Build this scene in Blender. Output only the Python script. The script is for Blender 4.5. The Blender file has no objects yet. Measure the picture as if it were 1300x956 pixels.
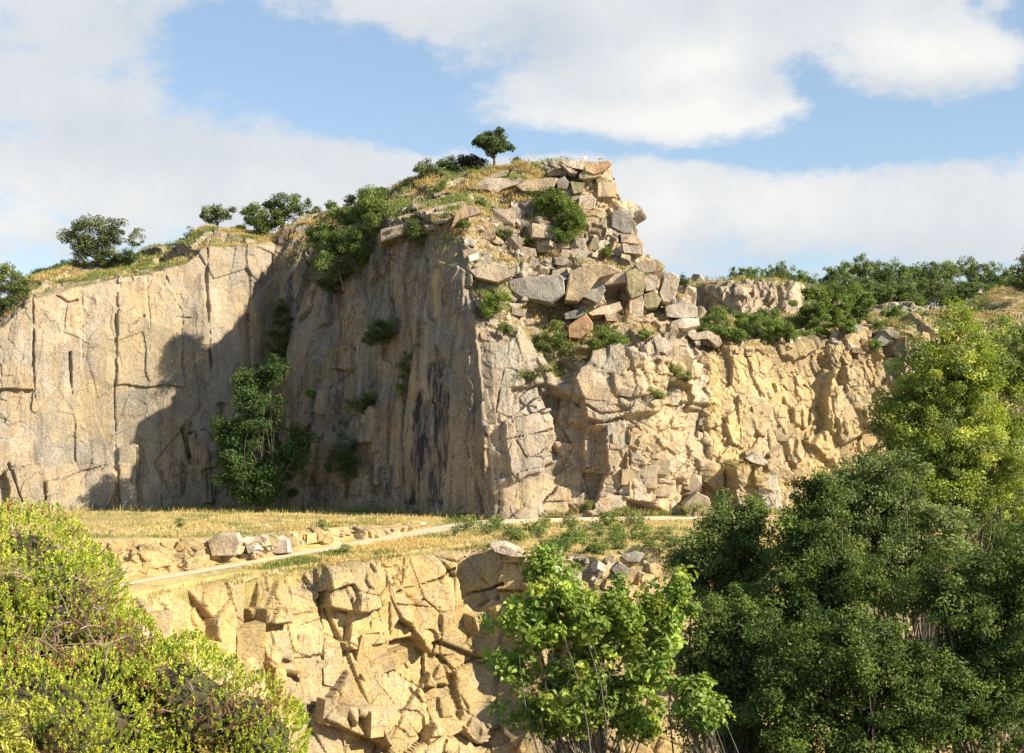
import bpy, math, random
import numpy as np

# ------------------------------------------------------------------ camera, sky, sun, exposure
SC = bpy.context.scene
COL = SC.collection
F = 1300 * 50.0 / 36.0            # photo pixels per unit tangent
CX, CY = 650.0, 560.0             # column straight ahead, row of the horizon
R = math.radians

cam_d = bpy.data.cameras.new("camera"); cam = bpy.data.objects.new("camera", cam_d); COL.objects.link(cam)
cam_d.lens = 50; cam_d.sensor_width = 36; cam_d.shift_y = (CY - 478) / 1300.0
cam_d.clip_start = 0.1; cam_d.clip_end = 6000
cam.location = (0, 0, 0); cam.rotation_euler = (R(90), 0, 0)
SC.camera = cam

SUN_EL, SUN_AZ = 32.5, 24.0       # height; angle by which the light runs away from the picture plane (light comes from the right, slightly behind the camera)
sun_d = bpy.data.lights.new("sun", 'SUN'); sun = bpy.data.objects.new("sun", sun_d); COL.objects.link(sun)
sun_d.energy = 5.0; sun_d.angle = R(0.53); sun_d.color = (1.0, 0.895, 0.70)
ce = math.cos(R(SUN_EL))
TO_SUN = np.array([math.cos(R(SUN_AZ)) * ce, -math.sin(R(SUN_AZ)) * ce, math.sin(R(SUN_EL))])
from mathutils import Vector
sun.rotation_euler = Vector(TO_SUN).to_track_quat('Z', 'Y').to_euler()
sun.location = (120, -60, 90)
SC.view_settings.view_transform = 'Standard'; SC.view_settings.look = 'None'
SC.view_settings.gamma = 1; SC.view_settings.use_curve_mapping = False
SC.view_settings.exposure = 1.06
SC.cycles.max_bounces = 4; SC.cycles.diffuse_bounces = 2; SC.cycles.transparent_max_bounces = 6
SC.cycles.use_adaptive_sampling = True; SC.cycles.use_denoising = True

class NT:
    """small helper for node trees"""
    def __init__(s, tree): s.t = tree; s.n = tree.nodes; s.l = tree.links
    def put(s, sock, v):
        if v is None: return
        if hasattr(v, 'is_output'): s.l.new(v, sock)
        elif isinstance(v, (tuple, list)) and len(v) == 3 and sock.type == 'RGBA': sock.default_value = (*v, 1)
        else: sock.default_value = v
    def math(s, op, a, b=None, c=None, clamp=False):
        n = s.n.new('ShaderNodeMath'); n.operation = op; n.use_clamp = clamp
        for k, v in enumerate((a, b, c)): s.put(n.inputs[k], v)
        return n.outputs[0]
    def vmath(s, op, a, b=None, out=0, scale=None):
        n = s.n.new('ShaderNodeVectorMath'); n.operation = op
        s.put(n.inputs[0], a); s.put(n.inputs[1], b)
        if scale is not None: s.put(n.inputs['Scale'], scale)
        return n.outputs[out]
    def noise(s, vec, scale, detail=4, rough=0.55, dist=0.0, col=False):
        n = s.n.new('ShaderNodeTexNoise'); s.put(n.inputs['Vector'], vec)
        n.inputs['Scale'].default_value = scale; n.inputs['Detail'].default_value = detail
        n.inputs['Roughness'].default_value = rough; n.inputs['Distortion'].default_value = dist
        return n.outputs['Color' if col else 0]
    def mapping(s, vec, sc, rot=(0, 0, 0), loc=(0, 0, 0)):
        n = s.n.new('ShaderNodeMapping'); s.put(n.inputs[0], vec)
        n.inputs['Scale'].default_value = sc; n.inputs['Rotation'].default_value = rot; n.inputs['Location'].default_value = loc
        return n.outputs[0]
    def ramp(s, v, stops, interp='LINEAR'):
        n = s.n.new('ShaderNodeValToRGB'); s.put(n.inputs[0], v); n.color_ramp.interpolation = interp
        e = n.color_ramp.elements
        while len(e) < len(stops): e.new(0.5)
        for k, (p, c) in enumerate(stops):
            e[k].position = p; e[k].color = (*c, 1) if isinstance(c, (tuple, list)) else (c, c, c, 1)
        return n.outputs[0]
    def mix(s, f, a, b, mode='MIX'):
        n = s.n.new('ShaderNodeMix'); n.data_type = 'RGBA'; n.blend_type = mode
        s.put(n.inputs[0], f); s.put(n.inputs[6], a); s.put(n.inputs[7], b)
        return n.outputs[2]
    def smooth(s, v, a, b):
        n = s.n.new('ShaderNodeMapRange'); n.interpolation_type = 'SMOOTHSTEP'
        s.put(n.inputs[0], v); n.inputs[1].default_value = a; n.inputs[2].default_value = b
        return n.outputs[0]
    def attr(s, name, out='Fac'):
        n = s.n.new('ShaderNodeAttribute'); n.attribute_name = name
        return n.outputs[out]

world = bpy.data.worlds.new("World"); SC.world = world; world.use_nodes = True
W = NT(world.node_tree); W.n.clear()
wo = W.n.new('ShaderNodeOutputWorld'); bg = W.n.new('ShaderNodeBackground'); W.l.new(bg.outputs[0], wo.inputs[0])
sky = W.n.new('ShaderNodeTexSky'); sky.sky_type = 'NISHITA'; sky.sun_disc = False
sky.sun_elevation = R(SUN_EL); sky.sun_rotation = R(90 + SUN_AZ); sky.altitude = 60
sky.air_density = 1.0; sky.dust_density = 0.6; sky.ozone_density = 2.0
bg.inputs[1].default_value = 0.084
tc = W.n.new('ShaderNodeTexCoord'); D = tc.outputs['Generated']
sp = W.n.new('ShaderNodeSeparateXYZ'); W.l.new(D, sp.inputs[0])
az = W.math('ARCTAN2', sp.outputs[0], sp.outputs[1]); el = W.math('ARCSINE', sp.outputs[2])
# cloud cover: noise over the whole sky, with banks and openings placed by compass angle and height (radians)
wv = W.vmath('SUBTRACT', W.noise(W.mapping(D, (1, 1, 1.6)), 7.0, 5, 0.55, col=True), (0.5, 0.5, 0.5))
sw = W.n.new('ShaderNodeSeparateXYZ'); W.l.new(wv, sw.inputs[0])
azw = W.math('MULTIPLY_ADD', sw.outputs[0], 0.10, az); elw = W.math('MULTIPLY_ADD', sw.outputs[1], 0.06, el)
def ell(px, py, rx, ry, rot=0.0):
    a0 = math.atan((px - CX) / F); e0 = math.atan((CY - py) / F * math.cos(a0))
    dx = W.math('SUBTRACT', azw, a0); dy = W.math('SUBTRACT', elw, e0)
    c, s_ = math.cos(R(rot)), math.sin(R(rot))
    u = W.math('MULTIPLY_ADD', dx, c * F / rx, W.math('MULTIPLY', dy, s_ * F / rx))
    v = W.math('MULTIPLY_ADD', dx, -s_ * F / ry, W.math('MULTIPLY', dy, c * F / ry))
    d2 = W.math('MULTIPLY_ADD', u, u, W.math('MULTIPLY', v, v))
    return W.math('POWER', 2.718, W.math('MULTIPLY', d2, -1.0))
def total(items, base):
    acc = base
    for w_, e in items: acc = W.math('MULTIPLY_ADD', e, w_, acc)
    return acc
fb = W.noise(W.mapping(D, (1, 1, 2.0), loc=(3.1, 0.4, 1.7)), 9.0, 7, 0.6)
fb2 = W.noise(W.mapping(D, (1, 1, 1.7), loc=(1.3, 2.4, .7)), 34.0, 5, 0.65)
nz_ = W.math('MULTIPLY_ADD', W.math('SUBTRACT', fb2, 0.5), 1.15, W.math('MULTIPLY', W.math('SUBTRACT', fb, 0.5), 1.6))
cover = total([(-0.95, ell(430, 115, 175, 62, -10)), (-0.8, ell(610, 186, 150, 20, -6)), (-0.85, ell(520, 108, 72, 28, -8)), (-0.6, ell(250, 70, 50, 50)), (-0.9, ell(1190, 158, 210, 40, 3)), (-0.6, ell(900, 202, 150, 11, -4)),
               (-0.7, ell(1035, 92, 38, 24)), (-0.6, ell(1085, 122, 55, 22)), (-0.8, ell(1320, 60, 50, 110)), (-0.3, ell(25, 150, 60, 26)), (-0.26, ell(108, 165, 60, 22)), (-0.22, ell(1050, 335, 260, 26)),
               (0.6, ell(660, 12, 330, 38)), (0.55, ell(860, 58, 150, 36)), (0.85, ell(835, 134, 235, 36)), (0.7, ell(1160, 40, 120, 34, -12)), (0.4, ell(50, 60, 170, 110)), (0.5, ell(170, 215, 270, 70)),
               (0.4, ell(400, 250, 260, 45)), (0.6, ell(1080, 275, 420, 60)), (0.4, ell(620, 262, 300, 50))],
              W.math('ADD', nz_, 0.42))
# the bank of cloud stands low in the north; overhead and behind, the unseen sky is kept clear to weaken the fill light
cover = W.math('SUBTRACT', cover, W.math('MULTIPLY', W.smooth(el, 0.34, 0.62), 0.95))
cover = W.math('SUBTRACT', cover, W.math('MULTIPLY', W.smooth(W.math('ABSOLUTE', az), 0.6, 1.3), 0.7))
mask = W.smooth(cover, 0.10, 0.78)
tone = total([(0.5, ell(860, 60, 90, 34)), (0.55, ell(860, 150, 200, 32)), (0.45, ell(1180, 45, 90, 30)), (0.3, ell(900, 270, 300, 50)), (0.35, ell(30, 260, 200, 50)),
              (-0.45, ell(690, 45, 120, 30)), (-0.25, ell(190, 170, 160, 60, -20)), (-0.2, ell(180, 40, 120, 40)), (-0.3, ell(1100, 95, 120, 14)), (-0.2, ell(1150, 330, 250, 40))],
             W.math('MULTIPLY_ADD', W.math('SUBTRACT', W.noise(D, 16.0, 5, 0.6), 0.5), 0.9, 0.5))
CLOUD_K = 0.97
ccol = W.ramp(tone, [(0.0, (3.4, 3.8, 4.3)), (0.5, (4.3, 4.5, 4.72)), (1.0, (5.5, 5.45, 5.3))])
skyc = W.mix(0.20, sky.outputs[0], (3.7, 4.55, 5.3))
W.l.new(W.mix(mask, skyc, ccol), bg.inputs[0])

# ------------------------------------------------------------------ numpy noise
def _h(ix, iy, iz, seed):
    x = (ix.astype(np.int64) * 73856093) ^ (iy.astype(np.int64) * 19349663) ^ (iz.astype(np.int64) * 83492791) ^ (seed * 2654435761 & 0x7fffffff)
    x = x.astype(np.uint32)
    x ^= x >> np.uint32(16); x *= np.uint32(0x7feb352d); x ^= x >> np.uint32(15); x *= np.uint32(0x846ca68b); x ^= x >> np.uint32(16)
    return x
def _f(h): return (h & np.uint32(0xffffff)).astype(np.float32) / np.float32(0xffffff)
def vnoise(P, seed=0):
    I = np.floor(P).astype(np.int32); f = (P - I).astype(np.float32); f = f * f * (3 - 2 * f)
    out = np.zeros(len(P), np.float32)
    for dx in (0, 1):
        wx = f[:, 0] if dx else 1 - f[:, 0]
        for dy in (0, 1):
            wy = f[:, 1] if dy else 1 - f[:, 1]
            for dz in (0, 1):
                wz = f[:, 2] if dz else 1 - f[:, 2]
                out += wx * wy * wz * _f(_h(I[:, 0] + dx, I[:, 1] + dy, I[:, 2] + dz, seed))
    return out
def fbm(P, scale=1.0, octv=4, seed=0, gain=0.5):
    P = np.asarray(P, np.float32); out = np.zeros(len(P), np.float32); a, tot, s = 1.0, 0.0, scale
    for k in range(octv):
        out += a * vnoise(P * s + 17.3 * k, seed + k); tot += a; a *= gain; s *= 2.03
    return out / tot            # 0..1, mean .5
def cells(P, size, seed, pn=3.0, jit=0.8):
    """3-D Voronoi with block-shaped cells; returns (cell value 0..1, second value, third value, offset from cell centre, F2-F1)"""
    P = np.asarray(P, np.float32); size = np.asarray(size, np.float32); N = len(P)
    H = [np.empty(N, np.float32) for _ in range(3)]; OFF = np.empty((N, 3), np.float32); E = np.empty(N, np.float32)
    CH = 30000
    for a in range(0, N, CH):
        q = P[a:a + CH] / size; I = np.floor(q).astype(np.int32); n = len(q)
        f1 = np.full(n, 9.0, np.float32); f2 = np.full(n, 9.0, np.float32); hid = np.zeros(n, np.uint32); off = np.zeros((n, 3), np.float32)
        for dx in (-1, 0, 1):
            for dy in (-1, 0, 1):
                for dz in (-1, 0, 1):
                    cx, cy, cz = I[:, 0] + dx, I[:, 1] + dy, I[:, 2] + dz
                    h = _h(cx, cy, cz, seed)
                    jx = ((h & np.uint32(1023)).astype(np.float32) / 1023 - .5) * jit + .5
                    jy = (((h >> np.uint32(10)) & np.uint32(1023)).astype(np.float32) / 1023 - .5) * jit + .5
                    jz = (((h >> np.uint32(20)) & np.uint32(1023)).astype(np.float32) / 1023 - .5) * jit + .5
                    ox = q[:, 0] - cx - jx; oy = q[:, 1] - cy - jy; oz = q[:, 2] - cz - jz
                    d = np.sqrt(ox * ox + oy * oy + oz * oz)      # straight joints
                    new = d < f1
                    f2 = np.where(new, f1, np.minimum(f2, d)); f1 = np.where(new, d, f1); hid = np.where(new, h, hid)
                    off[:, 0] = np.where(new, ox, off[:, 0]); off[:, 1] = np.where(new, oy, off[:, 1]); off[:, 2] = np.where(new, oz, off[:, 2])
        z = np.zeros(n, np.int32)
        for k in range(3): H[k][a:a + CH] = _f(_h(hid.astype(np.int64) & 0xffffff, z + k, z, 91 + k))
        OFF[a:a + CH] = off * size; E[a:a + CH] = f2 - f1
    return H[0], H[1], H[2], OFF, E
def rotm(ax, ay, az_):
    from mathutils import Euler
    return np.array(Euler((R(ax), R(ay), R(az_))).to_matrix(), np.float32)
def inpoly(x, y, poly):
    ins = np.zeros(len(x), bool); n = len(poly)
    for i in range(n):
        x0, y0 = poly[i]; x1, y1 = poly[(i + 1) % n]
        if y0 == y1: continue
        c = ((y0 > y) != (y1 > y)) & (x < (x1 - x0) * (y - y0) / (y1 - y0) + x0)
        ins ^= c
    return ins
def linedist(x, y, pts):
    d = np.full(len(x), 1e9, np.float32)
    for (x0, y0), (x1, y1) in zip(pts[:-1], pts[1:]):
        L2 = (x1 - x0) ** 2 + (y1 - y0) ** 2
        t = np.clip(((x - x0) * (x1 - x0) + (y - y0) * (y1 - y0)) / L2, 0, 1)
        d = np.minimum(d, np.hypot(x - x0 - t * (x1 - x0), y - y0 - t * (y1 - y0)))
    return d
def sstep(v, a, b):
    t = np.clip((v - a) / (b - a), 0, 1); return t * t * (3 - 2 * t)

# ------------------------------------------------------------------ placing and meshing
def P3(px, py, Y): return np.array([(px - CX) / F * Y, Y, (CY - py) / F * Y])
def Wz(px, z, Y): return np.array([(px - CX) / F * Y, Y, z])
def topx(V): return CX + F * V[:, 0] / V[:, 1], CY - F * V[:, 2] / V[:, 1]

def mesh_np(name, V, Fc, mat=None, attrs=None, smooth=False):
    """Fc: (n,k) index array, or list of such arrays"""
    if not isinstance(Fc, list): Fc = [Fc]
    me = bpy.data.meshes.new(name)
    V = np.asarray(V, np.float32); me.vertices.add(len(V)); me.vertices.foreach_set('co', V.ravel())
    idx = np.concatenate([f.ravel() for f in Fc]).astype(np.int32)
    cnt = np.concatenate([np.full(len(f), f.shape[1], np.int32) for f in Fc])
    start = np.concatenate([[0], np.cumsum(cnt)[:-1]]).astype(np.int32)
    me.loops.add(len(idx)); me.loops.foreach_set('vertex_index', idx)
    me.polygons.add(len(cnt)); me.polygons.foreach_set('loop_start', start)
    me.polygons.foreach_set('use_smooth', np.full(len(cnt), smooth, bool))
    me.update(calc_edges=True)
    for k, a in (attrs or {}).items():
        a = np.asarray(a, np.float32)
        if a.ndim == 1:
            at = me.attributes.new(k, 'FLOAT', 'POINT'); at.data.foreach_set('value', a)
        else:
            at = me.attributes.new(k, 'FLOAT_COLOR', 'POINT')
            c = np.ones((len(a), 4), np.float32); c[:, :3] = a; at.data.foreach_set('color', c.ravel())
    if mat: me.materials.append(mat)
    return me
def link(name, me, parent=None, loc=None):
    o = bpy.data.objects.new(name, me); COL.objects.link(o)
    if parent is not None: o.parent = parent
    if loc is not None: o.location = loc
    return o
def tag(o, label=None, cat=None, group=None, kind=None):
    if label: o['label'] = label
    if cat: o['category'] = cat
    if group: o['group'] = group
    if kind: o['kind'] = kind
    return o
def grid_faces(nr, nc):
    i = np.arange(nr * nc).reshape(nr, nc)
    return np.stack([i[:-1, :-1].ravel(), i[:-1, 1:].ravel(), i[1:, 1:].ravel(), i[1:, :-1].ravel()], 1)
def dense(ctrl, res, maxn=1400):
    """ctrl (rows, cols, k) -> densified by linear interpolation at about `res` metres; k>3 carries extra fields"""
    ctrl = np.asarray(ctrl, float)
    def counts(A):
        d = np.linalg.norm(np.diff(A[..., :3], axis=0), axis=-1)      # rows-1, cols
        L = np.percentile(d, 75, axis=1)
        return [max(1, int(math.ceil(l / r_))) for l, r_ in zip(L, (res if hasattr(res, '__len__') else [res] * len(L)))]
    def interp(A, n):
        out = []
        for k, m in enumerate(n):
            t = (np.arange(m) / m)[:, None, None]
            out.append(A[k] * (1 - t) + A[k + 1] * t)
        out.append(A[-1:])
        return np.concatenate(out)
    nr = counts(ctrl)
    rs = res; 
    A = interp(ctrl, nr)
    B = np.swapaxes(ctrl, 0, 1)
    d = np.linalg.norm(np.diff(B[..., :3], axis=0), axis=-1)
    r0 = min(res) if hasattr(res, '__len__') else res
    nc = [max(1, int(math.ceil(np.percentile(x, 60) / r0))) for x in d]
    A = interp(np.swapaxes(A, 0, 1), nc)
    return np.swapaxes(A, 0, 1)
def normals(G):
    du = np.gradient(G, axis=1); dv = np.gradient(G, axis=0)
    n = np.cross(du, dv); n /= np.linalg.norm(n, axis=-1, keepdims=True) + 1e-9
    return n
def blur(G, k):
    for _ in range(k):
        G = np.concatenate([G[:1], (G[:-2] + 2 * G[1:-1] + G[2:]) / 4, G[-1:]], 0)
        G = np.concatenate([G[:, :1], (G[:, :-2] + 2 * G[:, 1:-1] + G[:, 2:]) / 4, G[:, -1:]], 1)
    return G
# ------------------------------------------------------------------ materials of rock and ground
def new_mat(name):
    m = bpy.data.materials.new(name); m.use_nodes = True; N = NT(m.node_tree)
    b = N.n['Principled BSDF']; b.inputs['Roughness'].default_value = 0.9
    b.inputs['Specular IOR Level'].default_value = 0.25
    return m, N, b
def rock_mat(name, cA, cB, cC, streak=0.5, streakcol=(0.10, 0.075, 0.055), lichen=0.5, bump=0.35, sc=1.0, warm=(0.42, 0.27, 0.13), warm_amt=0.5, grey=(0.27, 0.255, 0.235), grey_amt=0.6, stain_col=(0.028, 0.026, 0.03)):
    m, N, b = new_mat(name)
    g = N.n.new('ShaderNodeNewGeometry'); P = g.outputs['Position']
    big = N.noise(P, 0.09 * sc, 3, 0.6, 0.4)
    col = N.ramp(big, [(0.3, cA), (0.5, cB), (0.68, cC)])
    mid = N.noise(P, 0.55 * sc, 4, 0.65, 0.6)
    col = N.mix(N.smooth(mid, 0.42, 0.72), col, N.mix(1.0, col, (1.25, 1.18, 1.08), 'MULTIPLY'))
    # iron staining
    w = N.noise(N.mapping(P, (0.20 * sc, 0.20 * sc, 0.13 * sc), loc=(9, 2, 5)), 1.0, 4, 0.7, 1.0)
    col = N.mix(N.math('MULTIPLY', N.smooth(w, 0.5, 0.66), warm_amt), col, warm)
    gy = N.noise(N.mapping(P, (1, 1, .7), loc=(51, 12, 7)), 0.16 * sc, 5, 0.65, 0.8)
    col = N.mix(N.math('MULTIPLY', N.smooth(gy, 0.46, 0.60), grey_amt), col, grey)
    pk = N.noise(N.mapping(P, (1, 1, .5), loc=(21, 62, 3)), 0.22 * sc, 4, 0.65, 0.8)
    col = N.mix(N.math('MULTIPLY', N.smooth(pk, 0.58, 0.70), 0.4), col, (0.34, 0.235, 0.17))
    # individual block tone
    tint = N.attr('tint')
    col = N.mix(1.0, col, N.ramp(tint, [(0.0, (0.62, 0.61, 0.60)), (0.3, (0.90, 0.89, 0.88)), (0.55, (1.06, 1.0, 0.90)), (0.78, (1.18, 1.15, 1.12)), (1.0, (1.10, 0.93, 0.70))]), 'MULTIPLY')
    # run-down streaks
    s = N.noise(N.mapping(P, (1.15, 1.15, 0.05)), 1.0, 4, 0.7, 0.25)
    s2 = N.noise(N.mapping(P, (0.12, 0.12, 0.05), loc=(4, 4, 4)), 1.0, 1, 0.5)
    col = N.mix(N.math('MULTIPLY', N.math('MULTIPLY', N.smooth(s, 0.50, 0.66), N.smooth(s2, 0.38, 0.6)), streak), col, streakcol)
    s3 = N.noise(N.mapping(P, (0.8, 0.8, 0.04), loc=(14, 4, 4)), 1.0, 3, 0.7, 0.25)
    col = N.mix(N.math('MULTIPLY', N.smooth(s3, 0.56, 0.72), streak * 0.7), col, (0.50, 0.47, 0.42))
    col = N.mix(N.attr('brown'), col, N.mix(1.0, col, (0.78, 0.77, 0.75), 'MULTIPLY'))  # 'brown' mask: shade of the headland's side face painted into the rock colour
    # speckle and lichen
    sp1 = N.noise(P, 5.5, 2, 0.75)
    col = N.mix(1.0, col, N.ramp(sp1, [(0.28, 0.58), (0.5, 1.0), (0.72, 1.32)]), 'MULTIPLY')
    li = N.noise(P, 1.6, 4, 0.75, 0.5)
    col = N.mix(N.math('MULTIPLY', N.smooth(li, 0.56, 0.66), lichen), col, (0.36, 0.35, 0.31))
    dk = N.noise(N.mapping(P, (1, 1, 1), loc=(31, 2, 8)), 1.1, 4, 0.78, 0.8)
    col = N.mix(N.math('MULTIPLY', N.smooth(dk, 0.58, 0.70), 0.55), col, (0.09, 0.075, 0.06))
    # hairline joints
    vo = N.n.new('ShaderNodeTexVoronoi'); vo.feature = 'DISTANCE_TO_EDGE'
    N.put(vo.inputs['Vector'], N.vmath('ADD', N.mapping(P, (0.62, 0.62, 0.26), (0.1, 0.15, 0.2)), N.vmath('SCALE', N.noise(P, 0.7, 2, 0.6, col=True), scale=0.5)))
    vo.inputs['Scale'].default_value = 1.0
    ck = N.smooth(vo.outputs['Distance'], 0.0, 0.022)
    ckm = N.smooth(N.noise(P, 0.3, 1, 0.5), 0.42, 0.55)
    ckk = N.math('SUBTRACT', 1.0, N.math('MULTIPLY', N.math('SUBTRACT', 1.0, ck), ckm))
    col = N.mix(N.math('MULTIPLY', N.math('SUBTRACT', 1.0, ckk), 0.5), col, (0.07, 0.05, 0.04))
    # wet black seepage, painted masks broken up by noise
    st = N.math('MULTIPLY', N.attr('stain'), N.smooth(N.noise(N.mapping(P, (0.9, 0.9, 0.10)), 1.2, 4, 0.75), 0.40, 0.60))
    col = N.mix(st, col, stain_col)
    yl = N.math('MULTIPLY', N.attr('ochre'), N.smooth(N.noise(N.mapping(P, (0.5, 0.5, 0.14), loc=(2, 7, 1)), 1.0, 3, 0.7), 0.30, 0.62))
    col = N.mix(yl, col, (0.47, 0.355, 0.17))
    ms = N.math('MULTIPLY', N.attr('veg'), N.smooth(N.noise(P, 0.9, 3, 0.7), 0.36, 0.56))
    grs = N.ramp(N.noise(P, 0.8, 3, 0.7, 0.3), [(0.3, (0.045, 0.065, 0.014)), (0.48, (0.13, 0.12, 0.035)), (0.6, (0.24, 0.18, 0.075)), (0.75, (0.20, 0.12, 0.07))])
    col = N.mix(ms, col, grs)
    N.l.new(col, b.inputs['Base Color'])
    h = N.math('MULTIPLY_ADD', N.noise(P, 2.2, 4, 0.75, 0.3), 0.5, N.math('MULTIPLY', ckk, 0.22))
    h = N.math('MULTIPLY_ADD', N.noise(N.mapping(P, (1, 1, 0.4)), 0.8, 3, 0.7, 0.6), 0.5, h)
    bp = N.n.new('ShaderNodeBump'); bp.inputs['Strength'].default_value = bump; bp.inputs['Distance'].default_value = 0.5
    N.l.new(h, bp.inputs['Height']); N.l.new(bp.outputs[0], b.inputs['Normal'])
    return m
MR = {}
MR['left'] = rock_mat('granite_tan', (0.20, 0.18, 0.15), (0.29, 0.245, 0.185), (0.38, 0.31, 0.225), 0.45, lichen=0.35, bump=0.45, warm_amt=0.4, warm=(0.44, 0.31, 0.18))
MR['head'] = rock_mat('granite_weathered', (0.20, 0.18, 0.155), (0.30, 0.25, 0.19), (0.39, 0.32, 0.235), 0.75, streakcol=(0.11, 0.08, 0.06), lichen=0.35, bump=0.45, warm_amt=0.35, warm=(0.40, 0.26, 0.14))
MR['right'] = rock_mat('granite_ochre', (0.22, 0.175, 0.11), (0.315, 0.245, 0.14), (0.40, 0.32, 0.185), 0.35, streakcol=(0.24, 0.19, 0.14), lichen=0.2, bump=0.5, warm=(0.47, 0.34, 0.17), warm_amt=0.5, grey=(.31, .27, .21), grey_amt=.5)
MR['low'] = rock_mat('granite_fresh', (0.25, 0.19, 0.105), (0.34, 0.252, 0.118), (0.42, 0.322, 0.165), 0.2, streakcol=(0.28, 0.21, 0.14), lichen=0.12, bump=0.4, warm=(0.52, 0.38, 0.19), warm_amt=0.5, grey=(.28, .25, .20), grey_amt=.5)

def ground_mat(name, stops, sc=1.0, bump=0.4, extra=None):
    m, N, b = new_mat(name)
    g = N.n.new('ShaderNodeNewGeometry'); P = g.outputs['Position']
    n1 = N.noise(P, 0.35 * sc, 7, 0.7, 0.5)
    col = N.ramp(n1, stops)
    col = N.mix(1.0, col, N.ramp(N.noise(P, 6.0, 4, 0.7), [(0.3, 0.65), (0.5, 1.0), (0.75, 1.3)]), 'MULTIPLY')
    if extra:
        col = N.mix(N.math('MULTIPLY', N.attr('veg'), N.smooth(N.noise(P, 0.7, 6, 0.7), 0.35, 0.55)), col, extra)
    N.l.new(col, b.inputs['Base Color'])
    bp = N.n.new('ShaderNodeBump'); bp.inputs['Strength'].default_value = bump; bp.inputs['Distance'].default_value = 0.25
    N.l.new(N.noise(P, 3.0, 4, 0.75), bp.inputs['Height']); N.l.new(bp.outputs[0], b.inputs['Normal'])
    return m
M_DRY = ground_mat('dry_turf', [(0.3, (0.36, 0.27, 0.15)), (0.45, (0.42, 0.31, 0.13)), (0.56, (0.26, 0.22, 0.08)), (0.72, (0.46, 0.36, 0.23))])
M_ROAD = ground_mat('gravel', [(0.3, (0.58, 0.45, 0.29)), (0.5, (0.68, 0.54, 0.36)), (0.7, (0.50, 0.39, 0.25))], 1.0, 0.3)
M_PIT = ground_mat('pit_soil', [(0.3, (0.10, 0.085, 0.05)), (0.5, (0.17, 0.14, 0.085)), (0.7, (0.06, 0.07, 0.025))])

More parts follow.
